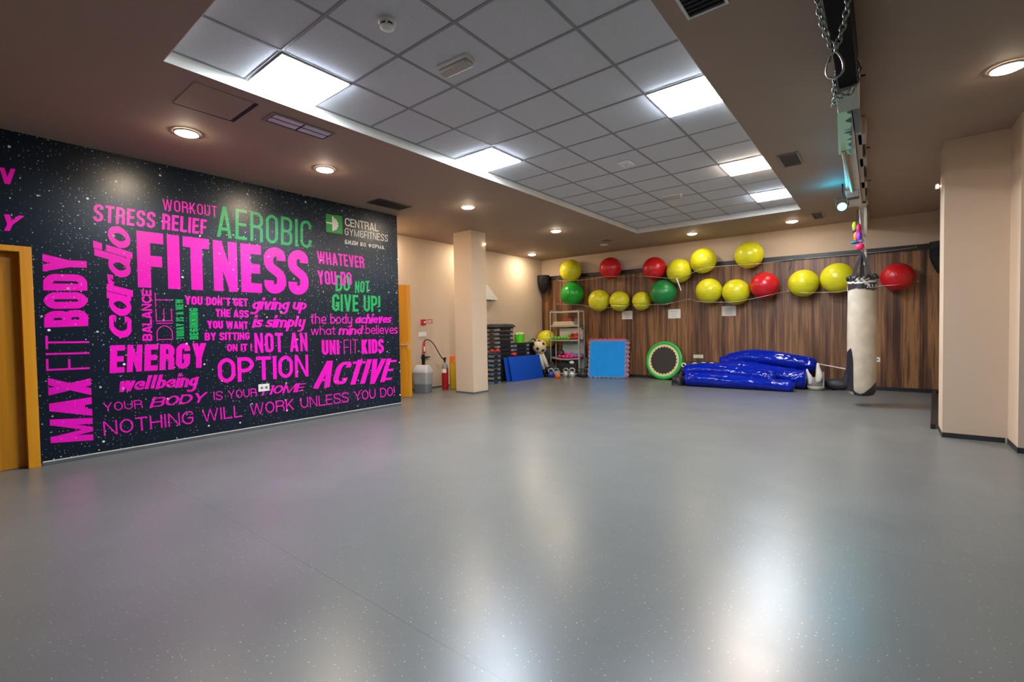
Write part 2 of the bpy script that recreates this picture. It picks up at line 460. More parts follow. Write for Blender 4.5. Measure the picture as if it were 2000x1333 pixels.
def upper(ch, w, t):
    L, R, B, T = t / 2, w - t / 2, t / 2, 1 - t / 2
    M = (B + T) / 2; X = w / 2; r = max((R - L) * 0.5, 0.01); e = 0.03
    o, c = False, True
    if ch in 'AА': return [([(L, -e), (X, 1 + e)], o), ([(X, 1 + e), (R, -e)], o), ([(L + (X - L) * 0.28, 0.27), (R - (R - X) * 0.28, 0.27)], o)]
    if ch in 'BВ': return [([(L, 0), (L, 1)], o), ([(L, T), (R - .02 * w, T, r * .8), (R - .02 * w, M, r * .8), (L, M)], o), ([(L, M), (R, M, r * .8), (R, B, r * .8), (L, B)], o)]
    if ch == 'Б': return [([(L, 0), (L, 1)], o), ([(L, T), (R, T)], o), ([(L, M), (R, M, r * .8), (R, B, r * .8), (L, B)], o)]
    if ch in 'C': return [([(R, 0.70), (R, T, r), (L, T, r), (L, B, r), (R, B, r), (R, 0.30)], o)]
    if ch == 'D': return [([(L, B), (L, T), (R, T, r), (R, B, r)], c)]
    if ch == 'Д': return [([(L + .1 * w, B + .1), (X, T), (R, T), (R, B + .1)], o), ([(L, -.05), (L, B + .1), (R + .08 * w, B + .1), (R + .08 * w, -.05)], o)]
    if ch == 'E': return [([(L, 0), (L, 1)], o), ([(L, T), (w, T)], o), ([(L, M), (w * .93, M)], o), ([(L, B), (w, B)], o)]
    if ch == 'F': return [([(L, 0), (L, 1)], o), ([(L, T), (w, T)], o), ([(L, M - .02), (w * .93, M - .02)], o)]
    if ch == 'Ф': return [([(X, 0), (X, 1)], o), ([(L, .8, r), (R, .8, r), (R, .25, r), (L, .25, r)], c)]
    if ch == 'G': return [([(R, 0.70), (R, T, r), (L, T, r), (L, B, r), (R, B, r), (R, M)], o), ([(X, M - .02), (w, M - .02)], o)]
    if ch == 'H': return [([(L, 0), (L, 1)], o), ([(R, 0), (R, 1)], o), ([(L, M), (R, M)], o)]
    if ch == 'И': return [([(L, 0), (L, 1)], o), ([(R, 0), (R, 1)], o), ([(L, .1), (R, .9)], o)]
    if ch == 'I': return [([(X, 0), (X, 1)], o)]
    if ch == 'J': return [([(R, 1), (R, B, r), (L, B, r), (L, .3)], o)]
    if ch == 'K': return [([(L, 0), (L, 1)], o), ([(L, .36), (R, 1 + e)], o), ([(L + (R - L) * .35, .55), (R, -e)], o)]
    if ch == 'L': return [([(L, 0), (L, 1)], o), ([(L, B), (w, B)], o)]
    if ch in 'MМ': return [([(L, 0), (L, 1)], o, .9), ([(R, 0), (R, 1)], o, .9), ([(L, 1 + e), (X, .0)], o, .62), ([(X, .0), (R, 1 + e)], o, .62)]
    if ch == 'N': return [([(L, 0), (L, 1)], o, .86), ([(R, 0), (R, 1)], o, .86), ([(L - t * .07, 1 + e), (R + t * .07, -e)], o, .72)]
    if ch in 'OО': return [([(L, B, r), (L, T, r), (R, T, r), (R, B, r)], c)]
    if ch == 'Q': return [([(L, B, r), (L, T, r), (R, T, r), (R, B, r)], c), ([(X, .2), (R, 0)], o)]
    if ch in 'PР': return [([(L, 0), (L, 1)], o), ([(L, T), (R, T, r), (R, M - .05, r), (L, M - .05)], o)]
    if ch == 'R': return [([(L, 0), (L, 1)], o), ([(L, T), (R, T, r), (R, M, r * .9), (L, M)], o), ([(X, M), (R, M - .04, r * .5), (R, 0)], o)]
    if ch == 'S': return [([(R, .72), (R, T, r), (L, T, r), (L, .60, r), (R, .40, r), (R, B, r), (L, B, r), (L, .28)], o)]
    if ch == 'T': return [([(X, 0), (X, 1)], o), ([(0, T), (w, T)], o)]
    if ch == 'U': return [([(L, 1), (L, B, r), (R, B, r), (R, 1)], o)]
    if ch == 'V': return [([(L, 1 + e), (X, -e)], o), ([(X, -e), (R, 1 + e)], o)]
    if ch == 'W': return [([(L, 1 + e), (w * .28, -e)], o, .85), ([(w * .28, -e), (X, 1)], o, .7), ([(X, 1), (w * .72, -e)], o, .7), ([(w * .72, -e), (R, 1 + e)], o, .85)]
    if ch == 'X': return [([(L, -e), (R, 1 + e)], o), ([(L, 1 + e), (R, -e)], o)]
    if ch == 'Y': return [([(L, 1 + e), (X, .42)], o), ([(R, 1 + e), (X, .42)], o), ([(X, 0), (X, .48)], o)]
    if ch == 'Z': return [([(0, T), (w, T)], o), ([(0, B), (w, B)], o), ([(L, B), (R, T)], o)]
    if ch == '!': return [([(X, .30), (X, 1)], o), ([(X, 0), (X, max(t, .12))], o)]
    if ch == '.': return [([(X, 0), (X, max(t, .10))], o)]
    if ch == '`': return [([(L, 1), (R, .78)], o)]
    if ch == '&': return [([(R, .30), (R, B, r), (L, B, r), (L, M, r), (X, M)], o), ([(R * .9, .74), (R * .9, T, r), (L, T, r), (L, M, r), (w, M)], o)]
    return []

XH = 0.70
def lower(ch, w, t):
    L, R, B = t / 2, w - t / 2, t / 2
    T = XH - t / 2; M = (B + T) / 2; X = w / 2; r = max((R - L) * 0.5, 0.01); o, c = False, True
    bowl = ([(L, B, r), (L, T, r), (R, T, r), (R, B, r)], c)
    if ch == 'a': return [bowl, ([(R, XH), (R, B, r * .5), (w + .06, B)], o)]
    if ch == 'b': return [bowl, ([(L, 0), (L, 1)], o)]
    if ch == 'c': return [([(R, T - .12), (R, T, r), (L, T, r), (L, B, r), (R + .04, B, r), (R + .04, B + .12)], o)]
    if ch == 'd': return [bowl, ([(R, 1), (R, B, r * .5), (w + .06, B)], o)]
    if ch == 'e': return [([(L, M), (R, M), (R, T, r), (L, T, r), (L, B, r), (R + .02, B, r), (R + .02, B + .10)], o)]
    if ch == 'g': return [bowl, ([(R, XH), (R, -.30, r), (L, -.30, r), (L, -.20)], o)]
    if ch == 'h': return [([(L, 0), (L, 1)], o), ([(L, T - .1), (L, T, r), (R, T, r), (R, 0)], o)]
    if ch == 'i': return [([(X, XH), (X, 0)], o), ([(X, .80), (X, .80 + max(t, .11))], o)]
    if ch == 'l': return [([(X - .02, 1), (X - .02, B, .05), (X + .10, B)], o)]
    if ch == 'm': return [([(L, 0), (L, XH)], o), ([(L, T - .1), (L, T, r * .5), (X, T, r * .5), (X, 0)], o), ([(X, T - .1), (X, T, r * .5), (R, T, r * .5), (R, 0)], o)]
    if ch == 'n': return [([(L, 0), (L, XH)], o), ([(L, T - .1), (L, T, r), (R, T, r), (R, 0)], o)]
    if ch == 'o': return [bowl]
    if ch == 'p': return [bowl, ([(L, -.32), (L, XH)], o)]
    if ch == 'r': return [([(L, 0), (L, XH)], o), ([(L, T - .16), (L, T, r), (R + .03, T), (R + .03, T - .06)], o)]
    if ch == 's': return [([(R, T - .10), (R, T, r * .8), (L, T, r * .8), (L, M + .04, r * .7), (R, M - .04, r * .7), (R, B, r * .8), (L - .03, B, r * .5), (L - .03, B + .10)], o)]
    if ch == 't': return [([(X, .92), (X, B, .08), (w, B)], o), ([(0, T), (w, T)], o)]
    if ch == 'u': return [([(L, XH), (L, B, r), (R, B, r), (R, XH)], o), ([(R, XH), (R, 0)], o)]
    if ch == 'v': return [([(L, XH), (X, 0)], o), ([(X, 0), (R, XH)], o)]
    if ch == 'w': return [([(L, XH), (w * .28, 0)], o), ([(w * .28, 0), (X, XH)], o), ([(X, XH), (w * .72, 0)], o), ([(w * .72, 0), (R, XH)], o)]
    if ch == 'y': return [([(L, XH), (L, B, r), (R, B, r), (R, XH)], o), ([(R, XH), (R, -.30, r), (L, -.30)], o)]
    return []

WID = {'I': 0, '!': 0, '.': 0, '`': .5, 'M': 1.35, 'W': 1.55, 'Ф': 1.3, 'М': 1.3, 'Д': 1.2, ' ': .45, 'i': 0, 'l': .1, 'm': 1.6, 'w': 1.5, 't': .7, 'r': .75, 's': .85, 'T': .95, 'L': .85, 'E': .88, 'F': .85, 'A': 1.1, 'V': 1.08, 'Y': 1.08}
STYLE = {'B': (.215, .055, 0, 0), 'M': (.15, .08, 0, 0), 'R': (.10, .10, 0, 0), 'L': (.105, .13, 0, 0), 'T': (.055, .12, 0, 0), 'm': (.16, .22, 0, 0), 's': (.225, .02, .24, .55), 'S': (.235, .03, .28, .6), 'l': (.10, .10, 0, 0)}

def clip(poly, k, lim, keep_less):
    out = []
    for i, p in enumerate(poly):
        q = poly[(i + 1) % len(poly)]
        ip = (p[k] <= lim) == keep_less or p[k] == lim; iq = (q[k] <= lim) == keep_less or q[k] == lim
        if ip: out.append(p)
        if ip != iq:
            s = (lim - p[k]) / (q[k] - p[k]); out.append((p[0] + (q[0] - p[0]) * s, p[1] + (q[1] - p[1]) * s))
    return out

def ribbon(pts, closed, t, nib):
    n = len(pts); P = [Vector(p) for p in pts]
    P2 = [P[0]]
    for p in P[1:]:
        if (p - P2[-1]).length > 1e-4: P2.append(p)
    if closed and len(P2) > 2 and (P2[0] - P2[-1]).length < 1e-4: P2.pop()
    P = P2; n = len(P)
    if n < 2: return []
    left, right = [], []
    for i in range(n):
        a = P[(i - 1) % n] if (closed or i > 0) else None
        b = P[(i + 1) % n] if (closed or i < n - 1) else None
        d1 = (P[i] - a).normalized() if a is not None else (b - P[i]).normalized()
        d2 = (b - P[i]).normalized() if b is not None else d1
        d = d1 + d2
        d = d.normalized() if d.length > 1e-3 else d2
        nrm = Vector((-d.y, d.x)); cs = max(0.5, nrm.dot(Vector((-d2.y, d2.x))))
        h = t / 2 / cs
        if nib: h *= (1 - nib) + nib * abs(d.y)
        left.append(P[i] + nrm * h); right.append(P[i] - nrm * h)
    res = []
    for i in range(n if closed else n - 1):
        j = (i + 1) % n
        res.append([tuple(left[i]), tuple(right[i]), tuple(right[j]), tuple(left[j])])
    return res

def text_polys(txt, style, aspect):
    t, gap, shear, nib = STYLE[style]
    low = style in 'sl'
    base = []
    for ch in txt: base.append(WID.get(ch, 1.0))
    fixed = sum(t for ch in txt if ch in 'I!.i') + sum(t * 1.1 for ch in txt if ch == 'l') + gap * (len(txt) - 1)
    var = sum(b for ch, b in zip(txt, base))
    k = max((aspect - fixed) / max(var, 0.01), 0.02)
    t = min(t, k * 0.42)
    x = 0; polys = []; wi = 0; si = 0
    for ch, b in zip(txt, base):
        if ch == ' ': wi += 1
        w = t if ch in 'I!.i' else (t * 1.1 + b * k if ch == 'l' else b * k)
        g = (lower if (low and ch.islower()) else upper)(ch, w, t)
        for st_ in g:
            pts, closed = st_[:2]; tk = t * (st_[2] if len(st_) > 2 else 1)
            si += 1
            for q in ribbon(fillet(pts, closed), closed, tk, nib):
                if not low: q = clip(clip(q, 1, 1.0, True), 1, -0.06, False)
                if style in 'BMRLTm': q = clip(q, 1, 0.0, False) if ch not in 'Д' else q
                if len(q) >= 3: polys.append(([(x + p[0] + shear * (p[1] - .3), p[1]) for p in q], wi, si % 7))
        x += w + gap
    return polys
WORDS = [
    ('WORKOUT', 'L', 'P', (1.794, 2.757), (0.575, 0.020), (0.000, 0.134)),
    ('STRESS RELIEF', 'M', 'P', (1.166, 2.524), (1.075, 0.011), (0.011, 0.187)),
    ('AEROBIC', 'R', 'G', (2.356, 2.528), (1.260, 0.006), (0.012, 0.397)),
    ('FITNESS', 'B', 'P', (1.531, 1.841), (2.040, 0.004), (0.003, 0.639)),
    ('cardio', 's', 'P', (1.473, 1.268), (0.024, 1.226), (-0.327, 0.007)),
    ('BALANCE', 'B', 'P', (1.645, 1.235), (0.011, 0.582), (-0.093, -0.002)),
    ('DIET', 'T', 'P', (1.849, 1.241), (-0.004, 0.548), (-0.160, -0.003)),
    ('TODAY IS A NEW', 'B', 'G', (1.964, 1.241), (0.003, 0.487), (-0.081, -0.004)),
    ('BEGINNING', 'B', 'G', (2.114, 1.237), (0.006, 0.387), (-0.094, -0.003)),
    ('YOU DON`T GET', 'B', 'P', (1.983, 1.660), (0.721, -0.005), (0.003, 0.105)),
    ('THE ASS', 'B', 'P', (2.313, 1.516), (0.399, -0.010), (0.002, 0.099)),
    ('YOU WANT', 'B', 'P', (2.216, 1.368), (0.485, -0.011), (-0.003, 0.099)),
    ('BY SITTING', 'B', 'P', (2.183, 1.219), (0.530, -0.005), (0.001, 0.098)),
    ('ON IT !', 'B', 'P', (2.432, 1.070), (0.308, -0.006), (0.002, 0.097)),
    ('giving up', 's', 'P', (2.757, 1.616), (0.758, 0.009), (0.009, 0.161)),
    ('is simply', 's', 'P', (2.756, 1.373), (0.725, -0.002), (0.009, 0.168)),
    ('NOT AN', 'M', 'P', (2.773, 1.033), (0.748, -0.008), (-0.003, 0.270)),
    ('OPTION', 'M', 'P', (2.316, 0.670), (1.206, -0.017), (0.002, 0.320)),
    ('ENERGY', 'B', 'P', (1.251, 0.889), (0.934, -0.005), (0.015, 0.304)),
    ('wellbeing', 's', 'P', (1.321, 0.677), (0.767, -0.019), (0.005, 0.167)),
    ('YOUR', 'L', 'P', (1.186, 0.476), (0.347, -0.008), (-0.006, 0.097)),
    ('BODY', 'S', 'P', (1.602, 0.458), (0.569, -0.004), (0.008, 0.123)),
    ('IS YOUR', 'L', 'P', (2.262, 0.463), (0.519, -0.012), (-0.002, 0.108)),
    ('HOME', 'S', 'P', (2.852, 0.452), (0.593, -0.012), (0.008, 0.126)),
    ('NOTHING WILL WORK UNLESS YOU DO!', 'L', 'P', (1.182, 0.215), (3.886, -0.032), (-0.005, 0.157)),
    ('ACTIVE', 'S', 'P', (3.612, 0.474), (1.413, -0.039), (0.039, 0.392)),
    ('UNI', 'B', 'P', (3.739, 0.954), (0.296, -0.003), (-0.002, 0.224)),
    ('FIT', 'T', 'P', (4.106, 0.947), (0.253, 0.001), (0.004, 0.227)),
    ('KIDS', 'B', 'P', (4.430, 0.933), (0.435, 0.003), (-0.000, 0.233)),
    ('the body', 'l', 'P', (3.569, 1.423), (0.698, 0.002), (0.003, 0.156)),
    ('achieves', 's', 'P', (4.326, 1.421), (0.702, 0.012), (0.005, 0.159)),
    ('what', 'l', 'P', (3.570, 1.257), (0.400, -0.000), (0.004, 0.134)),
    ('mind', 's', 'P', (4.026, 1.252), (0.424, -0.004), (0.004, 0.150)),
    ('believes', 'l', 'P', (4.512, 1.254), (0.647, -0.003), (0.004, 0.151)),
    ('WHATEVER', 'M', 'P', (3.711, 2.322), (0.810, 0.002), (-0.012, 0.187)),
    ('YOU DO', 'M', 'P', (3.711, 2.011), (0.574, 0.019), (-0.011, 0.208)),
    ('DO', 'M', 'G', (3.994, 1.922), (0.249, 0.022), (0.005, 0.247)),
    ('NOT', 'M', 'G', (4.331, 1.914), (0.269, 0.022), (0.011, 0.191)),
    ('GIVE UP!', 'M', 'G', (3.929, 1.615), (0.883, 0.007), (0.003, 0.266)),
    ('MAX', 'B', 'P', (1.095, 0.182), (-0.002, 0.669), (-0.329, 0.035)),
    ('FIT', 'T', 'P', (1.089, 0.949), (0.005, 0.353), (-0.334, 0.006)),
    ('BODY', 'B', 'P', (1.091, 1.406), (0.009, 0.741), (-0.335, -0.015)),
    ('V', 'B', 'P', (0.489, 2.768), (0.109, 0.010), (0.006, 0.152)),
    ('Y', 'S', 'P', (0.468, 2.319), (0.143, 0.007), (0.011, 0.159)),
    ('CENTRAL', 'M', 'W', (4.188, 2.955), (0.622, 0.002), (-0.003, 0.128)),
    ('GYM&FITNESS', 'L', 'W', (4.179, 2.814), (0.819, 0.002), (0.006, 0.113)),
    ('БИДИ ВО ФОРМА.', 'm', 'W', (4.178, 2.675), (0.759, -0.000), (0.001, 0.064)),
]
c = MB()
c.box(XM - 0.004, XM, -4.0, DY0 - 0.03, 0.03, H - 0.001); c.box(XM - 0.004, XM, DY1 + 0.03, YM, 0.03, H - 0.001); c.box(XM - 0.004, XM, DY0 - 0.03, DY1 + 0.03, DZ + 0.03, H - 0.001)
mural = tag(c.build('wall_mural', M_mural, origin=(XM, 2.9, 0)), 'dark starry wall print covered in magenta and green fitness words', 'mural')
INK = {'P': (M_pink, 'magenta'), 'G': (M_green, 'green'), 'W': (M_letter, 'white')}
for i, (txt, st, ink, o, u, v) in enumerate(WORDS):
    ul = math.hypot(*u); vl = math.hypot(*v)
    words = txt.split(' '); MBS = [MB() for _ in words]
    for q, wi, si in text_polys(txt, st, ul / vl):
        P = []; xx = XM + 0.0008 + 0.00012 * si + 0.000012 * i
        for p in q:
            a = p[0] * vl / ul
            w = Vector((xx, o[0] + u[0] * a + v[0] * p[1], o[1] + u[1] * a + v[1] * p[1]))
            if not P or (w - P[-1]).length > 1e-5: P.append(w)
        if len(P) >= 3 and (P[0] - P[-1]).length < 1e-5: P.pop()
        if len(P) >= 3:
            n = (P[1] - P[0]).cross(P[2] - P[0])
            if n.x < 0: P.reverse()
            MBS[wi].quad(P)
    for w, b in zip(words, MBS):
        b.build('lettering', INK[ink][0], mural, fix=False, label=INK[ink][1] + ' word ' + w.replace('`', "'"))
b = MB(); b.quad([(XM + 0.001, 3.866, 2.815), (XM + 0.001, 4.141, 2.818), (XM + 0.001, 4.141, 3.098), (XM + 0.001, 3.866, 3.085)])
lg = b.build('emblem', mat('emblem_green', (0.01, 0.27, 0.03), 0.4), mural, fix=False, label='green square emblem with a white dumbbell end')
b = MB(); x_ = XM + 0.002
for y0, y1, z0, z1 in ((3.868, 3.965, 2.945, 2.968), (3.965, 3.995, 2.845, 3.065), (3.995, 4.030, 2.862, 3.040), (4.030, 4.050, 2.880, 3.020), (4.050, 4.068, 2.915, 2.990)):
    b.quad([(x_, y0, z0), (x_, y1, z0), (x_, y1, z1), (x_, y0, z1)])
b.build('dumbbell_mark', M_letter, lg, fix=False)

# ------------------------------------------------------------------ ceiling fittings
def panel(i, j, warm, label, x1=None):
    x0 = GX + TP * j + 0.012; xx1 = min(GX + TP * (j + 1) - 0.012, CR - 0.012); y0 = GY + TP * i + 0.012; y1 = y0 + TP - 0.024
    t = thing('ceiling_light_panel', label, 'ceiling light', ((x0 + xx1) / 2, (y0 + y1) / 2, HT - 0.012), 0, 'square light panels in the tiled ceiling')
    MB().box(x0 + 0.012, xx1 - 0.012, y0 + 0.012, y1 - 0.012, HT - 0.022, HT - 0.006).build('diffuser', emit('panel_warm' if warm else 'panel_cool', PANEL_WARM if warm else PANEL_COOL, PANEL_W), t)
    c = MB()
    for a in ((x0, x0 + 0.012, y0, y1), (xx1 - 0.012, xx1, y0, y1), (x0 + 0.012, xx1 - 0.012, y0, y0 + 0.012), (x0 + 0.012, xx1 - 0.012, y1 - 0.012, y1)): c.box(*a, HT - 0.014, HT - 0.001)
    c.build('frame', M_white, t)
panel(0, -2, False, 'square white light panel above the mural side, nearest the ceiling hatch')
panel(4, -2, False, 'square white light panel on the mural side, beyond the hatch and slot vent')
panel(4, 2, False, 'nearest of the three light panels on the hanging beam side')
panel(8, 2, True, 'warm tinted light panel, middle of three on the beam side')
panel(11, 2, False, 'farthest light panel, close to the back end of the ceiling recess')

def make_down(x, y, label, dim=1.0):
    t = thing('downlight', label, 'ceiling light', (x, y, H - 0.02), 0, 'round recessed downlights')
    MB().lathe([(0.112, H - 0.001), (0.112, H - 0.012), (0.100, H - 0.016), (0.092, H - 0.012), (0.092, H - 0.004)], x, y, 40, cap=False).build('ring', M_white, t, smooth=True)
    MB().lathe([(0.0, H - 0.034), (0.04, H - 0.032), (0.07, H - 0.026), (0.088, H - 0.018), (0.0915, H - 0.010), (0.0915, H - 0.003), (0, H - 0.003)], x, y, 40, cap=False).build('lens', emit('downlight_glow' if dim == 1 else 'downlight_glow_dimmed', DOWN_WARM, DOWN_W * dim), t)
    return t
D0 = make_down(-5.352, 1.69, 'warm round downlight nearest the ceiling hatch')
for x, y, lb in ((-5.31, 3.14, 'round downlight above the words AEROBIC and CENTRAL'), (-5.237, 5.606, 'round downlight between the mural end and the column'), (-5.206, 8.193, 'round downlight past the column on the left side'),
                 (-7.325, 10.315, 'round downlight in the far left corner, lighting the beige wall'), ):
    dup(D0, (x, y, H - 0.02), lb)
D1 = make_down(-3.199, 10.468, 'round downlight over the middle of the ball rack', 0.5)
for x, y, lb in ((-1.371, 10.617, 'round downlight near the small back right vent'), (0.756, 5.428, 'large looking round downlight at the right edge of the picture')):
    dup(D1, (x, y, H - 0.02), lb)
for (x, y), lb in (((-7.35, 8.12), 'round downlight hidden behind the top of the column'), ((-7.50, 5.72), 'round downlight hidden behind the end of the mural, over the open door')):
    dup(D0, (x, y, H - 0.02), lb)
t = thing('downlight', 'unlit round downlight left of the ball rack middle', 'ceiling light', (-5.223, 10.36, H - 0.02), 0, 'round recessed downlights')
MB().lathe([(0.10, H - 0.001), (0.10, H - 0.012), (0.085, H - 0.012), (0.085, H - 0.004)], -5.223, 10.36, 32, cap=False).build('ring', M_white, t, smooth=True)
MB().lathe([(0, H - 0.008), (0.085, H - 0.008), (0.085, H - 0.002), (0, H - 0.002)], -5.223, 10.36, 32, cap=False).build('lens', M_cream, t)

def vent(label, x0, x1, y0, y1, n, along, fm, slat=None, fr=0.018):
    t = thing('air_vent', label, 'vent', ((x0 + x1) / 2, (y0 + y1) / 2, H - 0.012), 0)
    MB().box(x0 + fr, x1 - fr, y0 + fr, y1 - fr, H - 0.003, H - 0.001).build('duct_opening', M_dark, t)
    c = MB()
    for a in ((x0, x0 + fr, y0, y1), (x1 - fr, x1, y0, y1), (x0 + fr, x1 - fr, y0, y0 + fr), (x0 + fr, x1 - fr, y1 - fr, y1)): c.box(*a, H - 0.012, H - 0.0005)
    c.build('frame', fm, t)
    c = MB()
    for k in range(n):
        s = (k + 0.5) / n
        if along == 'y':
            x = x0 + fr + (x1 - x0 - 2 * fr) * s; c.box(x - 0.004, x + 0.004, y0 + fr, y1 - fr, H - 0.011, H - 0.0035, mx=None)
        else:
            y = y0 + fr + (y1 - y0 - 2 * fr) * s; c.box(x0 + fr, x1 - fr, y - 0.004, y + 0.004, H - 0.011, H - 0.0035)
    c.build('slats', slat or fm, t)
M_ventbrown = mat('vent_taupe', (0.24, 0.20, 0.17), 0.5)
vent('white framed slatted vent cut by the top edge of the picture', -0.99, -0.742, 2.62, 3.18, 12, 'x', mat('vent_white', (0.6, 0.62, 0.58), 0.5), M_black)
vent('slatted brown vent beside the warm light panel', -0.985, -0.768, 6.395, 6.92, 11, 'x', M_ventbrown, M_ventbrown)
vent('small slatted vent at the back right, near the cyan spotlight', -1.024, -0.846, 10.13, 10.71, 8, 'x', M_ventbrown, M_ventbrown)
vent('dark slatted vent over the far end of the mural', -6.20, -5.87, 4.35, 4.98, 7, 'y', mat('vent_dark', (0.07, 0.065, 0.06), 0.5), mat('vent_dark', (0.07, 0.065, 0.06), 0.5), 0.012)
vent('faint ceiling vent beyond the unlit downlight', -5.02, -4.82, 9.75, 10.0, 5, 'y', M_soffit, M_soffit, 0.012)
# slot diffuser with four panes
t = thing('slot_diffuser', 'narrow ceiling diffuser with four pale panes beside the hatch', 'vent', (-4.39, 2.36, H - 0.012))
c = MB(); x0, x1, y0, y1 = -4.51, -4.275, 2.04, 2.66
MB().box(x0 + .02, x1 - .02, y0 + .02, y1 - .02, H - 0.004, H - 0.001).build('duct_opening', M_dark, t)
for a in ((x0, x0 + .02, y0, y1), (x1 - .02, x1, y0, y1), (x0 + .02, x1 - .02, y0, y0 + .02), (x0 + .02, x1 - .02, y1 - .02, y1)): c.box(*a, H - 0.012, H - 0.0005)
c.build('frame', M_ventbrown, t)
c = MB()
for xa, xb in ((x0 + .035, x0 + .115), (x0 + .135, x1 - .03)):
    for ya, yb in ((y0 + .03, y0 + .30), (y0 + .32, y1 - .03)): c.box(xa, xb, ya, yb, H - 0.009, H - 0.006)
c.build('pane', mat('pane_pale', (0.55, 0.60, 0.64), 0.3), t)
# hatch
t = thing('ceiling_hatch', 'square access hatch with dark open edges in the brown ceiling', 'hatch', (-4.48, 1.65, H - 0.014))
MB().box(-4.765, -4.235, 1.405, 1.895, H - 0.002, H - 0.0005).build('hatch_gap', M_dark, t)
b = MB(); b.box(-4.738, -4.230, 1.400, 1.855, H - 0.005, H - 0.0022)
b.build('hatch_lid', M_soffit, t)

# smoke detector
t = thing('smoke_detector', 'white round smoke detector on a ceiling tile', 'smoke detector', (-2.596, 2.02, HT - 0.06))
MB().lathe([(0.058, HT), (0.058, HT - 0.018), (0.050, HT - 0.024), (0.046, HT - 0.03)], -2.596, 2.02, 32).build('base', M_white, t, smooth=True)
MB().lathe([(0.044, HT - 0.03), (0.044, HT - 0.045)], -2.596, 2.02, 24).build('sensing_chamber', M_dark, t)
c = MB(); c.lathe([(0.047, HT - 0.043), (0.047, HT - 0.052), (0.032, HT - 0.062), (0, HT - 0.062)], -2.596, 2.02, 32)
for k in range(6):
    a = k * PI / 3 + 0.3; x, y = -2.596 + 0.046 * math.cos(a), 2.02 + 0.046 * math.sin(a); c.box(x - .006, x + .006, y - .006, y + .006, HT - 0.045, HT - 0.028)
c.build('cap', M_white, t, smooth=True)
def emergency(x, y, label, rz=0.05):
    t = thing('emergency_light', label, 'emergency light', (x, y, HT), rz)
    MB().box(-0.15, 0.15, -0.055, 0.055, -0.03, 0, 0.006).build('housing', M_cream, t, local=True)
    MB().box(-0.142, 0.142, -0.047, 0.047, -0.062, -0.03, 0.012).build('diffuser', mat('smoky_diffuser', (0.40, 0.35, 0.31), 0.35), t, local=True)
    return t
emergency(-2.60, 2.675, 'cream emergency light box on a tile close to the smoke detector')
emergency(-2.62, 7.56, 'cream emergency light box on a far ceiling tile')
t = thing('wireless_access_point', 'small square white box on a tile in mid ceiling', 'ceiling device', (-2.545, 5.68, HT))
MB().box(-2.62, -2.47, 5.58, 5.78, HT - 0.03, HT - 0.002, 0.008).build('cover', M_white, t)
MB().lathe([(0.006, HT - 0.032), (0.006, HT - 0.03)], -2.545, 5.68, 12).build('status_lamp', M_dark, t)

# ------------------------------------------------------------------ alcove wall fittings
t = thing('fire_alarm_call_point', 'small red fire alarm button box on the beige wall', 'fire alarm', (XL, 6.858, 1.48))
MB().box(XL, XL + 0.05, 6.80, 6.92, 1.42, 1.54, 0.006).build('housing', mat('alarm_red', (0.42, 0.02, 0.015), 0.4), t)
MB().box(XL + 0.05, XL + 0.054, 6.85, 6.90, 1.46, 1.50).build('press_plate', M_white, t)
t = thing('fire_sign', 'red bordered white sign right of the fire alarm button', 'sign', (XL, 7.075, 1.5))
MB().box(XL, XL + 0.004, 7.0, 7.15, 1.455, 1.545).build('sign_plate', mat('sign_red', (0.45, 0.03, 0.03), 0.5), t)
c = MB(); c.box(XL + 0.004, XL + 0.005, 7.015, 7.135, 1.47, 1.53); c.build('sign_face', M_white, t)
for ya, yb in ((7.03, 7.06), (7.085, 7.125)): MB().box(XL + 0.005, XL + 0.0055, ya, yb, 1.485, 1.518).build('symbol', mat('sign_red', (0.45, 0.03, 0.03), 0.5), t)
t = thing('light_switch', 'white triple switch plate under the fire alarm button', 'switch', (XL, 6.836, 1.2))
MB().box(XL, XL + 0.012, 6.73, 6.945, 1.155, 1.262, 0.004).build('plate', M_white, t)
for k in range(3): MB().box(XL + 0.012, XL + 0.018, 6.745 + k * 0.064, 6.802 + k * 0.064, 1.175, 1.242, 0.002).build('rocker', M_white, t)
t = thing('corner_wall_box', 'white wedge shaped wall box peeking out behind the column', 'wall box', (XL, 9.1, 2.05))
MB().prism([(8.86, 2.05), (9.33, 2.05), (9.33, 2.08), (8.93, 2.41), (8.86, 2.41)], XL, XL + 0.10, 'yz').build('cover', M_white, t)
MB().ball((XL + 0.06, 9.07, 2.05), 0.03, (1, 1.6, .8), 12, 8).build('underside_sensor', mat('sensor_brown', (0.09, 0.05, 0.02), 0.4), t, smooth='all')

def spot(label, x, y, z, d):
    t = thing('wall_spotlight', label, 'spotlight', (x, y, z))
    d = Vector(d).normalized(); p = Vector((x, y, z))
    c = MB(); c.cyl(p, p + d * 0.03, 0.008); c.build('bracket', M_white, t, smooth=True)
    q = p + d * 0.03
    c = MB(); c.cyl(q + Vector((0, 0, 0.03)), q + Vector((0, 0, -0.03)), 0.016, 0.02); c.build('lamp_body', M_white, t, smooth=True)
    c = MB(); c.ball(q + Vector((0.0, -0.026, -0.005)), 0.015, n=16, m=10); c.build('bulb', emit('spot_glow', (1.0, 0.82, 0.6), 22.0), t, smooth='all')
spot('tiny lit spotlight near the top of the beige column', -6.411, 7.34, 3.06, (1, 0, 0))
spot('tiny lit spotlight on the side of the right hand pier', 0.525, 7.60, 2.90, (-1, 0, 0))

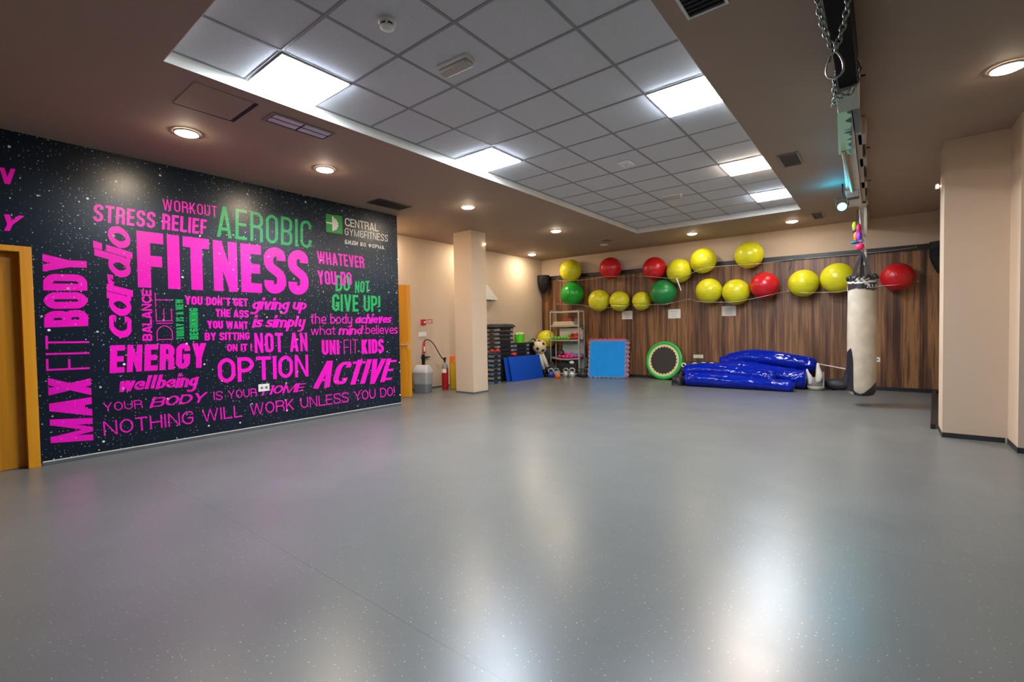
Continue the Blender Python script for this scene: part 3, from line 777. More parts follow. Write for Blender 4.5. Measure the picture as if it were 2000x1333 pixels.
def outlet(label, o, axis):
    t = thing('wall_socket', label, 'socket', o)
    x, y, z = o
    if axis == 'x':
        MB().box(x, x + 0.01, y - .073, y + .073, z - .05, z + .05, .004).build('plate', M_white, t)
        for k in (-.03, .03): MB().cyl((x + .0101, y + k, z), (x + .013, y + k, z), .018).build('socket_well', mat('socket_grey', (.2, .19, .18), .5), t)
    else:
        MB().box(x - .04, x + .04, y - .01, y, z - .045, z + .045, .004).build('plate', M_white, t)
        MB().cyl((x, y - .0101, z), (x, y - .013, z), .018).build('socket_well', mat('socket_grey', (.2, .19, .18), .5), t)
outlet('white double socket set into the mural over the word HOME', (XM + .001, 2.876, 0.557), 'x')
outlet('white socket on the wood panelling beside the punching bag', (-0.075, YB - .022, 0.592), 'y')
tag(MB().box(XR - 0.10, XR, 10.2, 10.24, 0.93, 0.96, .004).build('wall_hook', M_white, origin=(XR, 10.2, .95)), 'small white bar sticking out behind the right pier', 'hook')

# ------------------------------------------------------------------ exercise balls on two wires
def ball_mesh(r, m, crease=False):
    b = MB()
    n, k = 48, 40
    prof = []
    for i in range(k * 2 + 1):
        a = PI * i / (k * 2); ring = 1 + (0.0025 * math.cos(a * 26) if 0.35 < a < PI - 0.35 else 0)
        prof.append((r * ring * math.sin(a), -r * ring * math.cos(a)))
    prof[0] = (0, -r); prof[-1] = (0, r)
    b.lathe(prof, n=n, cap=False)
    if crease:      # the wire presses a groove into the soft ball
        for v in b.b.verts:
            d = (v.co.z + 0.42 * r + 0.10 * v.co.x) / (0.055 * r)
            if v.co.y < 0.15 * r and abs(d) < 1.6: v.co *= 1 - 0.085 * math.exp(-d * d)
    return b
BALLS = [
    ('y', -6.651, 2.867, 0.300, 'yellow exercise ball at the left end of the top wire', (0.2, 0.3)),
    ('r', -5.476, 2.821, 0.282, 'red exercise ball second from the left on the top wire', (1.2, 0.6)),
    ('r', -4.317, 2.705, 0.280, 'red exercise ball touching the big dark green one', (1.0, 2.0)),
    ('y', -3.724, 2.594, 0.284, 'yellow exercise ball right of the red one above the dark green', (0.1, 1)),
    ('y', -3.183, 2.777, 0.284, 'yellow exercise ball second from the right on the top wire', (0.1, 2)),
    ('y', -2.238, 2.800, 0.284, 'yellow exercise ball sitting highest and rightmost on the top wire', (0.3, 2)),
    ('g', -6.602, 2.227, 0.315, 'bright green exercise ball under the leftmost yellow one', (1.1, 1)),
    ('y', -5.807, 2.006, 0.283, 'yellow exercise ball just right of the bright green ball', (1.3, 0)),
    ('y', -5.244, 1.965, 0.256, 'creased yellow ball directly above the leftmost wall paper', (0, 0)),
    ('y', -4.668, 1.937, 0.232, 'smaller creased yellow ball half behind the dark green one', (0, 0.2)),
    ('d', -4.098, 2.107, 0.305, 'large dark green exercise ball on the lower wire', (0.2, 0)),
    ('y', -3.062, 2.083, 0.283, 'yellow ball left of its twin on the lower wire, middle of the wall', (0.1, 0)),
    ('y', -2.501, 2.025, 0.279, 'yellow ball touching the bright red ball on the lower wire', (0.1, 1)),
    ('r', -1.947, 2.126, 0.280, 'bright red exercise ball in the middle of the lower wire', (1.0, 1)),
    ('y', -1.251, 2.123, 0.272, 'yellow exercise ball alone right of the bright red ball', (0.2, 1)),
    ('y', -0.684, 2.179, 0.290, 'large yellow exercise ball just left of the punching bag', (0.2, 2)),
    ('r', 0.200, 2.133, 0.250, 'red exercise ball right of the punching bag', (1.2, 1)),
]
M_dgrn = mat('dark_green_rubber', (0.010, 0.20, 0.045), 0.32, var=0.05)
BM = {'y': M_yel, 'r': M_red, 'g': M_grn, 'd': M_dgrn}
for kc, x, z, r, lb, rot in BALLS:
    y = YB - 0.024 - r
    o = ball_mesh(r, BM[kc], 'crease' in lb).build('exercise_ball', BM[kc], smooth='all')
    o.location = (x, y, z); o.rotation_euler = (rot[0], 0, rot[1])
    tag(o, lb, 'exercise ball', 'exercise balls held by the wall wires')
UP = [(-7.258, 11.442, 2.698), (-6.90, 11.05, 2.60), (-6.4, 11.05, 2.575), (-5.95, 11.1, 2.58), (-5.483, 10.99, 2.60), (-5.1, 11.2, 2.57), (-4.962, 11.442, 2.619), (-4.7, 11.12, 2.55), (-4.326, 10.99, 2.50), (-3.95, 10.95, 2.43), (-3.62, 10.99, 2.41), (-3.185, 10.97, 2.56), (-2.863, 11.05, 2.60), (-2.429, 10.98, 2.585), (-2.10, 10.98, 2.57), (-1.8, 11.15, 2.60), (-1.533, 11.442, 2.647), (-1.006, 11.442, 2.643), (-0.189, 11.442, 2.641), (0.474, 11.442, 2.667)]
LO = [(-7.27, 11.442, 1.995), (-6.85, 11.05, 1.95), (-6.5, 10.98, 1.93), (-6.2, 11.05, 1.90), (-5.85, 10.98, 1.82), (-5.25, 10.99, 1.80), (-4.95, 11.12, 1.85), (-4.90, 11.442, 1.865), (-4.62, 11.05, 1.83), (-4.15, 10.96, 1.82), (-3.9, 11.0, 1.83), (-3.588, 11.442, 1.931), (-3.3, 11.05, 1.86), (-3.0, 10.97, 1.82), (-2.505, 10.97, 1.80), (-2.183, 10.98, 1.84), (-1.848, 10.97, 1.90), (-1.542, 11.442, 1.994), (-1.25, 10.98, 1.92), (-0.966, 11.02, 1.91), (-0.673, 10.96, 1.90), (-0.422, 11.0, 1.93), (-0.069, 11.05, 1.97), (0.197, 10.98, 1.975), (0.498, 11.442, 2.05)]
def smooth_path(P, k=5):
    out = []
    for i in range(len(P) - 1):
        a = Vector(P[max(i - 1, 0)]); b = Vector(P[i]); c_ = Vector(P[i + 1]); d = Vector(P[min(i + 2, len(P) - 1)])
        for j in range(k):
            s = j / k; out.append(0.5 * ((2 * b) + (c_ - a) * s + (2 * a - 5 * b + 4 * c_ - d) * s * s + (3 * b - a - 3 * c_ + d) * s ** 3))
    out.append(Vector(P[-1])); return out
for P, lb in ((UP, 'upper thin wire holding exercise balls along the wood wall'), (LO, 'lower thin wire holding exercise balls along the wood wall')):
    t = thing('ball_wire', lb, 'wire', (P[0][0], YB - 0.022, P[0][2]))
    MB().tube(smooth_path(P, 4), 0.0045, 6).build('wire', M_wire, t, smooth='all')
    for p in P:
        if p[1] > 11.4:
            c = MB(); c.cyl((p[0], YB - 0.022, p[2]), (p[0], 11.432, p[2]), 0.006); c.lathe([(0.016, 0), (0.016, 0.004)], n=12, mx=Matrix.Translation((p[0], YB - 0.022, p[2])) @ Matrix.Rotation(PI / 2, 4, 'X'))
            c.build('wall_hook', M_wire, t, smooth=True)
t = thing('hanging_hook', 'curved dark hook hanging from the upper wire right of centre', 'hook', (-1.52, 11.43, 2.64))
MB().tube([(-1.52, 11.43, 2.64), (-1.50, 11.43, 2.62), (-1.49, 11.43, 2.55), (-1.51, 11.43, 2.48), (-1.53, 11.44, 2.43)], 0.006, 6).build('hook_rod', M_black, t, smooth='all')
t = thing('loose_strap_end', 'white tape end dangling from the wire under a yellow ball', 'strap', (-3.69, 10.97, 2.40))
c = MB(); c.prism([(-3.72, 2.41), (-3.69, 2.41), (-3.60, 2.12), (-3.615, 2.11)], 10.965, 10.969, 'xz'); c.build('tape', M_white, t)

# papers and little wall signs
def paper(label, x0, x1, z0, z1, m, lines):
    t = thing('wall_notice', label, 'paper notice', ((x0 + x1) / 2, YB - 0.022, (z0 + z1) / 2), 0)
    MB().box(x0, x1, YB - 0.0245, YB - 0.0225, z0, z1).build('sheet', m, t)
    c = MB(); n = len(lines)
    for k, l in enumerate(lines):
        z = z1 - (z1 - z0) * (0.28 + 0.5 * k / max(n - 1, 1)); w = (x1 - x0) * l / 2; xm = (x0 + x1) / 2
        c.box(xm - w, xm + w, YB - 0.0252, YB - 0.0246, z - 0.006, z + 0.006)
    c.build('print', mat('grey_print', (0.36, 0.36, 0.37), 0.7), t)
M_paper = mat('paper_white', (0.74, 0.72, 0.67), 0.6, var=0.02)
paper('white paper under the two creased yellow balls, leftmost of three', -5.30, -5.015, 1.50, 1.715, M_paper, (.5, .6, .4, .3))
paper('white paper under the large dark green ball, middle of three', -4.09, -3.79, 1.49, 1.712, M_paper, (.5, .4, .5))
paper('white paper with faint lines, rightmost of three, below the pair of yellow balls', -2.862, -2.565, 1.51, 1.735, M_paper, (.5, .6, .4, .55))
paper('small pale green label low on the wood wall beside the trampoline', -3.495, -3.274, 0.535, 0.615, mat('paper_pale_green', (0.60, 0.66, 0.50), 0.6), (.7, .6))

# corner loudspeakers
def speaker(label, x, y, z, rz, w=.34, h=.52):
    t = thing('loudspeaker', label, 'speaker', (x, y, z), rz)
    c = MB()
    prof = []
    def fn(u, v):
        s = 1 - 0.72 * max(0, (0.62 - u) / 0.62) ** 1.5
        a = v * 2 * PI; ex = 0.62
        cx = math.copysign(abs(math.cos(a)) ** ex, math.cos(a)); cy = math.copysign(abs(math.sin(a)) ** ex, math.sin(a))
        return (cx * w / 2 * s, cy * w / 2.4 * s, -h / 2 + u * h)
    V = c.grid(fn, 14, 28, wrapv=True)
    c.b.faces.new(list(reversed(V[0]))); c.b.faces.new(V[-1])
    c.build('cabinet', mat('speaker_black', (0.008, 0.008, 0.010), 0.6, spec=.25), t, smooth=True, local=True)
    c = MB(); c.box(-0.04, 0.04, w / 2.4 - 0.02, w / 2.4 + 0.06, -0.06, 0.06); c.build('wall_bracket', M_black, t, local=True)
    MB().lathe([(0.09, 0), (0.085, 0.006), (0.03, 0.002)], n=24, mx=Matrix.Translation((0, -w / 2.4 - .001, 0.10)) @ Matrix.Rotation(PI / 2, 4, 'X')).build('grille', mat('grille_black', (0.010, 0.010, 0.011), 0.8, spec=.2), t, smooth=True, local=True)
speaker('black loudspeaker in the far left corner, above the steel shelf', -7.62, 11.28, 2.565, 0.75)
speaker('black loudspeaker half hidden behind the right hand pier, near the red ball', 0.795, 11.27, 2.43, -0.6, .30, .56)

# ------------------------------------------------------------------ trampoline leaning on the wood wall
tc = Vector((-4.154, 11.33, 0.468)); lean = 0.16
t = thing('mini_trampoline', 'round mini trampoline with green rim leaning on the wood wall', 'trampoline', tc, -0.12)
RX = Matrix.Rotation(PI / 2 - lean, 4, 'X')
c = MB()
prof = []
for k in range(13):
    a = 2 * PI * k / 12; prof.append((0.428 + 0.042 * math.cos(a), 0.024 * math.sin(a)))
c.lathe(prof, n=56, mx=RX, cap=False); c.build('rim_pad', mat('rim_green', (0.010, 0.42, 0.06), 0.35), t, smooth='all', local=True)
c = MB(); n = 26; V0 = []; V1 = []
pts = []
for k in range(n * 6):
    a = 2 * PI * k / (n * 6); r = 0.352 - 0.030 * abs(math.cos(a * n / 2)) ** 0.6
    pts.append((r * math.cos(a), r * math.sin(a)))
po = [(0.395 * math.cos(2 * PI * k / (n * 6)), 0.395 * math.sin(2 * PI * k / (n * 6))) for k in range(n * 6)]
A = [c.b.verts.new(RX @ Vector((p[0], p[1], 0.012))) for p in pts]; B_ = [c.b.verts.new(RX @ Vector((p[0], p[1], 0.012))) for p in po]
for k in range(len(A)): c.b.faces.new((A[k], A[(k + 1) % len(A)], B_[(k + 1) % len(A)], B_[k]))
c.build('scalloped_border', mat('border_cream', (0.66, 0.60, 0.32), 0.6), t, local=True)
MB().lathe([(0, -0.003), (0.35, -0.003), (0.35, 0.004), (0, 0.004)], n=56, mx=RX, cap=False).build('jumping_mat', mat('jump_mat', (0.028, 0.024, 0.023), 0.7), t, local=True)
for k in range(6):
    a = 2 * PI * (k + 0.35) / 6; x, z = 0.40 * math.cos(a), 0.40 * math.sin(a)
    MB().cyl(RX @ Vector((x, z, -0.02)), RX @ Vector((x * 1.10, z * 1.10, -0.065)), 0.014).build('leg', M_black, t, smooth=True, local=True)

# ------------------------------------------------------------------ jigsaw mats leaning on the wall
def jig(label, m_, P0, yaw_, lean_, w=0.97, h=1.0, th=0.02, col=None, edge=None):
    t = thing('jigsaw_mat', label, 'foam mat', P0, yaw_, 'jigsaw foam mats leaning on the wood wall')
    n = 17; d = 0.026; pts = []
    def side(a, b, nx, ny):
        for k in range(n):
            s0, s1 = (k + 0.15) / n, (k + 0.85) / n
            o_ = d if k % 2 else 0
            for s in (s0, s1): pts.append((a[0] + (b[0] - a[0]) * s - nx * (d - o_), a[1] + (b[1] - a[1]) * s - ny * (d - o_)))
    side((0, 0), (w, 0), 0, -1); side((w, 0), (w, h), 1, 0); side((w, h), (0, h), 0, 1); side((0, h), (0, 0), -1, 0)
    R_ = Matrix.Rotation(-lean_, 4, 'X')
    MB().prism(pts, 0, th, 'xz', mx=R_).build('toothed_sheet', edge or m_, t, local=True)
    e = 0.042
    MB().box(e, w - e, -0.0025, th / 2, e, h - e, 0.0, mx=R_).build('foam_face', m_, t, local=True)
    return t
M_mblue = mat('mat_blue', (0.001, 0.235, 0.68), 0.6, var=0.04, spec=0.2); M_mred = mat('mat_red', (0.48, 0.035, 0.06), 0.55); M_mpink = mat('mat_pink', (0.55, 0.20, 0.25), 0.6)
M_medge = mat('mat_edge_grey_blue', (0.13, 0.22, 0.42), 0.6)
yw = math.atan2(0.256, 0.945)
jig('blue jigsaw foam mat, frontmost of the leaning stack', M_mblue, (-5.955, 10.79, 0.0), yw, 0.24, edge=M_medge)
for k, (m_, lb) in enumerate(((M_mpink, 'pink edged jigsaw mat right behind the blue one'), (M_medge, 'blue grey edged jigsaw mat in the middle of the leaning stack'), (M_mpink, 'pink edged jigsaw mat second from the back of the stack'))):
    jig(lb, m_, (-5.948 + .014 * k - .05 * k * 0, 10.835 + 0.035 * k, 0), yw, 0.235, edge=m_)
jig('red jigsaw mat at the back of the leaning stack, showing left and above', M_mred, (-6.06, 10.95, 0.0), yw, 0.22, w=1.0, h=1.04, edge=M_mred)

# ------------------------------------------------------------------ long blue vinyl bolsters
def bolster(label, pts, rad, seed, flat=0.0, zmin=None):
    """pts: axis polyline, rad: radii along it"""
    P = smooth_path(pts, 10); n = len(P)
    def R(s):
        i = s * (len(rad) - 1); a = int(min(i, len(rad) - 2)); q = i - a
        return rad[a] * (1 - q) + rad[a + 1] * q
    b = MB(); nu, nv = 150, 60
    def fn(u, v):
        cap = 0.075; s = u
        uu_ = min(max((u - 0.0), 0), 1)
        i = uu_ * (n - 1); a = int(min(i, n - 2)); q = i - a
        p = P[a].lerp(P[a + 1], q); tan = (P[a + 1] - P[a]).normalized()
        side = tan.cross(Vector((0, 0, 1))).normalized(); upv = side.cross(tan)
        e = min(u, 1 - u) / cap
        prof = (1 - (1 - min(e, 1)) ** 2.6) ** 0.5 if e < 1 else 1
        r = R(u) * prof
        a_ = v * 2 * PI
        nz = noise.noise(Vector((u * 9 + seed * 3.1, math.cos(a_) * 1.2, math.sin(a_) * 1.2)))
        fold = noise.noise(Vector((u * 26 + math.sin(a_ + seed) * 3.2, math.cos(a_) * 3.5 + seed, math.sin(a_) * 3.5)))
        endw = max(0, 1 - min(u, 1 - u) / 0.28)
        pl = math.sin(a_ * 9 + seed * 2 + 3 * nz) * 0.05 * max(0, 1 - min(u, 1 - u) / 0.13)
        f2 = noise.noise(Vector((u * 48 + seed, math.cos(a_) * 5, math.sin(a_) * 5 + u * 20)))
        r *= 1 + 0.07 * nz + fold * (0.02 + 0.10 * endw ** 1.2) + pl + f2 * (0.006 + .02 * endw)
        q_ = p + side * (r * math.cos(a_) * 1.08) + upv * (r * math.sin(a_) * 0.96)
        if zmin is not None: q_.z = max(q_.z, zmin + 0.002 * abs(math.cos(a_)))
        return q_
    b.grid(fn, nu, nv, wrapv=True)
    bmesh.ops.remove_doubles(b.b, verts=b.b.verts, dist=0.0006)
    o = b.build('vinyl_bolster', M_blue, origin=pts[0], smooth='all')
    tag(o, label, 'bolster', 'glossy blue vinyl bolsters in a heap')
    return o
bolster('glossy blue bolster lying frontmost on the floor', [(-3.34, 10.40, 0.150), (-2.8, 10.40, 0.150), (-2.1, 10.42, 0.130), (-1.30, 10.44, 0.10)], [.16, .158, .15, .125, .115], 1, zmin=0.003)
bolster('glossy blue bolster resting on the back of the frontmost one', [(-3.46, 10.66, 0.27), (-2.9, 10.66, 0.325), (-2.3, 10.64, 0.30), (-1.62, 10.62, 0.22)], [.15, .175, .175, .165, .15], 2, zmin=0.003)
bolster('glossy blue bolster on the floor behind, with its right end by the pouch', [(-2.75, 10.98, 0.34), (-2.2, 10.98, 0.33), (-1.7, 10.96, 0.25), (-1.14, 10.93, 0.20)], [.17, .20, .205, .20, .185], 3, zmin=0.003)
bolster('glossy blue bolster on top of the heap against the wood wall', [(-2.82, 11.18, 0.44), (-2.5, 11.2, 0.55), (-2.1, 11.2, 0.60), (-1.6, 11.2, 0.55), (-1.02, 11.18, 0.44)], [.13, .17, .18, .17, .16], 4)
t = thing('folded_black_cloth', 'crumpled black cloth at the left end of the blue bolsters', 'cloth', (-3.50, 10.45, 0))
c = MB()
def fn(u, v):
    a = v * 2 * PI; r = 0.20 * math.sin(PI * (u * 0.5 + 0.0)); z = 0.26 * math.cos(PI * u / 2)
    k = 1 + 0.25 * noise.noise(Vector((math.cos(a) * 2, math.sin(a) * 2, u * 4)))
    return (-3.50 + r * math.cos(a) * k * 0.75, 10.50 + r * math.sin(a) * k * 1.3, max(0.004, z * k))
c.grid(fn, 14, 30, wrapv=True); bmesh.ops.remove_doubles(c.b, verts=c.b.verts, dist=0.001)
c.build('cloth', mat('black_cloth', (0.014, 0.014, 0.018), 0.5), t, smooth='all')
# black bag with white rings behind the heap
t = thing('black_holdall', 'black bag with white ring markings behind the blue bolsters', 'bag', (-3.22, 11.15, 0))
MB().box(-3.60, -2.86, 10.98, 11.32, 0.0, 0.47, 0.06).build('bag_body', mat('bag_black', (0.02, 0.018, 0.017), 0.55), t, smooth=True)
for x_, s in ((-3.56, .6), (-3.31, .8), (-3.12, 1.0), (-2.95, 1.0)):
    c = MB(); c.tube([(x_ + 0.07 * s * math.cos(2 * PI * k / 20), 10.972, 0.40 + 0.07 * s * math.sin(2 * PI * k / 20)) for k in range(20)], 0.014, 6, closed=True)
    c.build('white_ring', M_white, t, smooth='all')
# pouch
t = thing('glove_pouch', 'grey and white pouch with two upright pointed ends beside the bolsters', 'pouch', (-1.02, 10.97, 0))
MB().lathe([(0.0, 0.004), (0.10, 0.006), (0.135, 0.05), (0.145, 0.13), (0.13, 0.22), (0.10, 0.245), (0, 0.25)], -1.02, 10.97, 26, cap=False).build('pouch_body', mat('pouch_grey', (0.17, 0.165, 0.14), 0.7, bump=.3, bscale=14), t, smooth='all')
MB().lathe([(0.0, 0.002), (0.105, 0.003), (0.141, 0.05), (0.146, 0.085)], -1.02, 10.97, 26, cap=False).build('white_base', mat('pouch_white', (0.56, 0.54, 0.48), 0.6), t, smooth='all')
for (a, tip, w) in (((-1.10, 10.87, 0.10), (-1.135, 10.90, 0.41), .048), ((-0.98, 10.86, 0.15), (-0.955, 10.93, 0.53), .062)):
    b0, b1 = Vector(a), Vector(tip)
    pp = [b0.lerp(b1, s) + Vector((0.02 * math.sin(s * 5), 0, 0)) for s in (0, .15, .35, .55, .75, .9, 1)]
    MB().tube(pp, 0.04, 12, rad=[w * .5, w * .9, w, w * .85, w * .55, w * .42, w * .30]).build('pointed_end', mat('pouch_white', (0.56, 0.54, 0.48), 0.6), t, smooth='all')
MB().box(-0.90, -0.875, 10.90, 11.05, 0.05, 0.36, .01).build('side_flap', mat('pouch_grey2', (0.30, 0.30, 0.29), 0.6), t)
t = thing('white_pole', 'thin white pole sloping from the bolsters towards the punching bag', 'pole', (-1.0, 11.3, 0.47))
MB().cyl((-1.02, 11.36, 0.487), (-0.50, 11.36, 0.385), 0.012).build('rod', M_cream, t, smooth=True)
MB().cyl((-0.53, 11.36, 0.391), (-0.46, 11.36, 0.377), 0.016).build('end_cap', M_black, t, smooth=True)
# black bags by the punching bag
M_bagb = mat('soft_black_bag', (0.022, 0.023, 0.027), 0.55, bump=.3, bscale=10)
c = MB()
def fn(u, v):
    a = v * 2 * PI; s = math.sin(PI * min(max(u, 0.001), .999)) ** 0.35
    k = 1 + 0.12 * noise.noise(Vector((u * 5, math.cos(a) * 2, math.sin(a) * 2)))
    return (-0.90 + u * 0.42, 11.22 + 0.13 * s * math.cos(a) * k, max(0.003, 0.10 + 0.11 * s * math.sin(a) * k))
c.grid(fn, 18, 24, wrapv=True); bmesh.ops.remove_doubles(c.b, verts=c.b.verts, dist=0.001)
t = thing('black_kit_bag', 'low black kit bag on the floor between pouch and punching bag', 'bag', (-0.7, 11.2, 0))
c.build('bag_body', M_bagb, t, smooth='all')
MB().tube([(-0.84, 11.12, 0.06), (-0.86, 11.05, 0.02), (-0.78, 11.03, 0.008), (-0.70, 11.05, 0.006)], 0.012, 6).build('strap', M_black, t, smooth='all')
t = thing('black_backpack', 'upright black backpack half hidden by the punching bag', 'bag', (-0.48, 11.26, 0))
c = MB()
def fn(u, v):
    a = v * 2 * PI; w = 0.19 * (1 - 0.55 * u ** 2.2); ex = .7
    cx = math.copysign(abs(math.cos(a)) ** ex, math.cos(a)); cy = math.copysign(abs(math.sin(a)) ** ex, math.sin(a))
    return (-0.44 + 0.05 * u + cx * w, 11.28 + cy * w * .65, 0.003 + u * 0.62)
V = c.grid(fn, 14, 24, wrapv=True); c.b.faces.new(V[-1]); c.b.faces.new(list(reversed(V[0])))
c.build('bag_body', M_bagb, t, smooth=True)
MB().box(-0.60, -0.36, 11.135, 11.16, 0.06, 0.30, .012).build('front_pocket', M_bagb, t)
MB().box(-0.49, -0.42, 11.13, 11.134, 0.215, 0.235).build('logo_tab', M_white, t)

# ------------------------------------------------------------------ punching bag
bx, by = -0.253, 9.2
t = thing('punching_bag', 'tall worn cream punching bag with black top hanging at the right', 'punching bag', (bx, by, 0.2))
R0 = 0.179
M_suede = mat('cream_suede', (0.45, 0.40, 0.315), 0.8, var=0.16, vscale=5, bump=.15, bscale=20)
M_vin = mat('black_vinyl', (0.016, 0.016, 0.020), 0.32, bump=.35, bscale=12)
def bagr(z): 
    return R0 * (1.0 + 0.035 * math.sin((z - .2) * 1.9) - 0.10 * max(0, (0.30 - z) / 0.1) ** 2)
prof = [(0, 0.165), (0.10, 0.167), (0.145, 0.18), (0.166, 0.22)] + [(bagr(z) * (0.985 if z < .35 else 1), z) for z in [0.28, 0.35, .5, .7, .9, 1.1, 1.3, 1.5, 1.7, 1.85, 1.95]] + [(0.165, 1.99), (0.12, 2.01), (0, 2.015)]
MB().lathe(prof, bx, by, 48, cap=False).build('bag_body', M_suede, t, smooth='all')
def patch(name, m, f0, f1, zlo, zhi, off, nu=24, nv=10, label=None):
    c = MB()
    def fn(u, v):
        a = math.radians(f0 + (f1 - f0) * u); z0, z1 = zlo(u), zhi(u); z = z0 + (z1 - z0) * v
        r = bagr(min(z, 1.95)) + off
        if z < 0.25: r = lowr(z) + off
        return (bx + r * math.cos(a), by + r * math.sin(a), z)
    c.grid(fn, nu, nv); return c.build(name, m, t, smooth='all', label=label)
def jag(u, s): return 0.02 * noise.noise(Vector((u * 14, s, 0))) + 0.012 * noise.noise(Vector((u * 40, s, 3)))
def zlow(f):
    K = ((-126, .27), (-112, .225), (-95, .200), (-78, .225), (-60, .285), (-30, .37), (12, .43))
    for (f0, z0), (f1, z1) in zip(K, K[1:]):
        if f <= f1: return z0 + (z1 - z0) * (f - f0) / (f1 - f0)
    return K[-1][1]
c = MB(); LOWP = [(0.10, .1665), (.145, .179), (.166, .219), (.176, .25)]
def lowr(z):
    for (r0_, z0), (r1_, z1) in zip(LOWP, LOWP[1:]):
        if z <= z1: return r0_ + (r1_ - r0_) * max(0, z - z0) / (z1 - z0)
    return bagr(z)
c.grid(lambda u, v: ((lambda a, z: (bx + (lowr(z) + .004) * math.cos(a), by + (lowr(z) + .004) * math.sin(a), z - .001))(math.radians(-126 + 138 * u), .167 + (zlow(-126 + 138 * u) - .167) * v)), 40, 12)
c.build('bottom_panel', M_vin, t, smooth='all', label='black vinyl bottom with slanted edge')
patch('side_panel', M_vin, -190, -122, lambda u: 0.175, lambda u: 0.78 + 0.16 * u - (0.25 * max(0, (u - .8) / .2) ** 2), 0.004, label='black vinyl panel up the left side')
patch('top_collar', M_vin, -180, 180, lambda u: 1.80 + jag(u, 1) + .03 * math.sin(u * 9) + (0.03 if u > .4 else 0), lambda u: 1.985, 0.006, nu=60, label='black vinyl collar')
patch('tape_band', mat('silver_tape', (0.52, 0.54, 0.56), 0.35, 0.2, bump=.3, bscale=16), -175, -20, lambda u: 1.925 + jag(u, 5) - .02 * math.sin(u * PI), lambda u: 1.955 + jag(u, 7) - .02 * math.sin(u * PI), 0.009, nu=40, label='silver tape wrap')
for f0, f1, z0, z1 in ((-78, -55, 1.87, 1.905), (-82, -66, 1.765, 1.80), (-172, -160, 1.80, 1.88)):
    patch('scuff', M_suede, f0, f1, lambda u, z0=z0: z0 + .012 * math.sin(u * 7), lambda u, z1=z1: z1 + .02 * math.sin(u * 5), 0.0085, 10, 4)
# letters AMI on the collar
c = MB()
for q, wi, si in text_polys('AMI', 'L', 2.0):
    P = []
    for p in q:
        a = math.radians(-72 + p[0] * 25); r = R0 * 1.03 + 0.010
        w = Vector((bx + r * math.cos(a), by + r * math.sin(a), 1.825 + p[1] * 0.06))
        if not P or (w - P[-1]).length > 1e-5: P.append(w)
    if len(P) >= 3: c.quad(P)
c.build('lettering', M_white, t, label='pale letters AM on the collar')
c = MB()
for k in range(7):
    a0 = 2 * PI * k / 7 + .3; pts_ = []
    for s in range(7):
        a = a0 + s * 0.14; pts_.append((bx + (0.17 + .02 * math.sin(s * 1.9 + k)) * math.cos(a), by + (0.17 + .02 * math.sin(s * 1.9 + k)) * math.sin(a), 2.0 + 0.025 * math.sin(s * 2.1 + k * 1.7)))
    c.tube(pts_, 0.028, 8, rad=[.012, .026, .03, .03, .03, .024, .01])
c.build('gathered_rim', M_vin, t, smooth='all')
patch('lining', M_suede, -128, -55, lambda u: 1.965 - .02 * math.sin(u * PI), lambda u: 1.99, 0.0095, 20, 4)
apex = Vector((bx - 0.0, by, 2.42))
for a in (200, 330, 90):
    p = Vector((bx + 0.13 * math.cos(math.radians(a)), by + 0.13 * math.sin(math.radians(a)), 1.98))
    c = MB(); d = (apex - p).normalized(); sd = Vector((1, 0, 0)); 
    for q0, q1, w in ((p, apex, .030),):
        n_ = Vector((0, -1, 0))
        vs = [c.b.verts.new(q0 + sd * w + n_ * .004), c.b.verts.new(q0 - sd * w + n_ * .004), c.b.verts.new(q1 - sd * w * .45 + n_ * .004), c.b.verts.new(q1 + sd * w * .45 + n_ * .004)]
        vb = [c.b.verts.new(v.co - n_ * .008) for v in vs]
        c.b.faces.new(vs); c.b.faces.new(list(reversed(vb)))
        for i in range(4): c.b.faces.new((vs[i], vb[i], vb[(i + 1) % 4], vs[(i + 1) % 4]))
    c.build('strap', mat('black_webbing', (0.012, 0.012, 0.013), 0.7), t)
MB().tube([(bx, by, 2.40), (bx - .01, by, 2.6), (bx - .02, by, 2.85), (bx - .03, by, 3.06)], 0.012, 8).build('hanging_rope', M_wire, t, smooth='all')
MB().box(bx + 0.02, bx + 0.055, by - 0.01, by + 0.0, 2.2, 3.12).build('white_tape', mat('cloth_tape', (0.55, 0.50, 0.40), 0.7), t)

# string of coloured tassels by the bag
t = thing('tassel_string', 'bunch of lime, pink, purple and orange tassels over the punching bag', 'decoration', (-0.31, 9.12, 2.9))
def blob(name, col, p, r, sc): 
    c = MB(); c.ball(p, r, sc, 16, 10); c.build(name, mat('tassel_' + col, lin(col), 0.5), t, smooth='all')
blob('lime_tassel', 'a6d80a', (-0.345, 9.10, 2.80), .036, (.85, .85, 1.9))
blob('purple_tassel', '4a2a80', (-0.345, 9.13, 2.735), .034, (1, 1, 1.1))
blob('pink_tassel', 'e8137a', (-0.295, 9.10, 2.755), .040, (.8, .8, 2.0))
blob('orange_tassel', 'f07a1e', (-0.325, 9.10, 2.64), .038, (.9, .9, 1.9))
blob('violet_tassel', '7f30c8', (-0.285, 9.08, 2.63), .040, (.85, .85, 1.9))
blob('blue_tassel', '1b6d9c', (-0.34, 9.10, 2.545), .045, (1.3, 1, .5))
blob('grey_tassel', '8a98a0', (-0.265, 9.10, 2.565), .040, (1, 1, .8))
blob('rose_pompom', 'f0206a', (-0.275, 9.10, 2.475), .055, (1, 1, 1))
MB().tube([(-0.31, 9.14, 3.06), (-0.32, 9.13, 2.85), (-0.30, 9.12, 2.65), (-0.28, 9.11, 2.47)], 0.005, 6).build('cord', M_black, t, smooth='all')

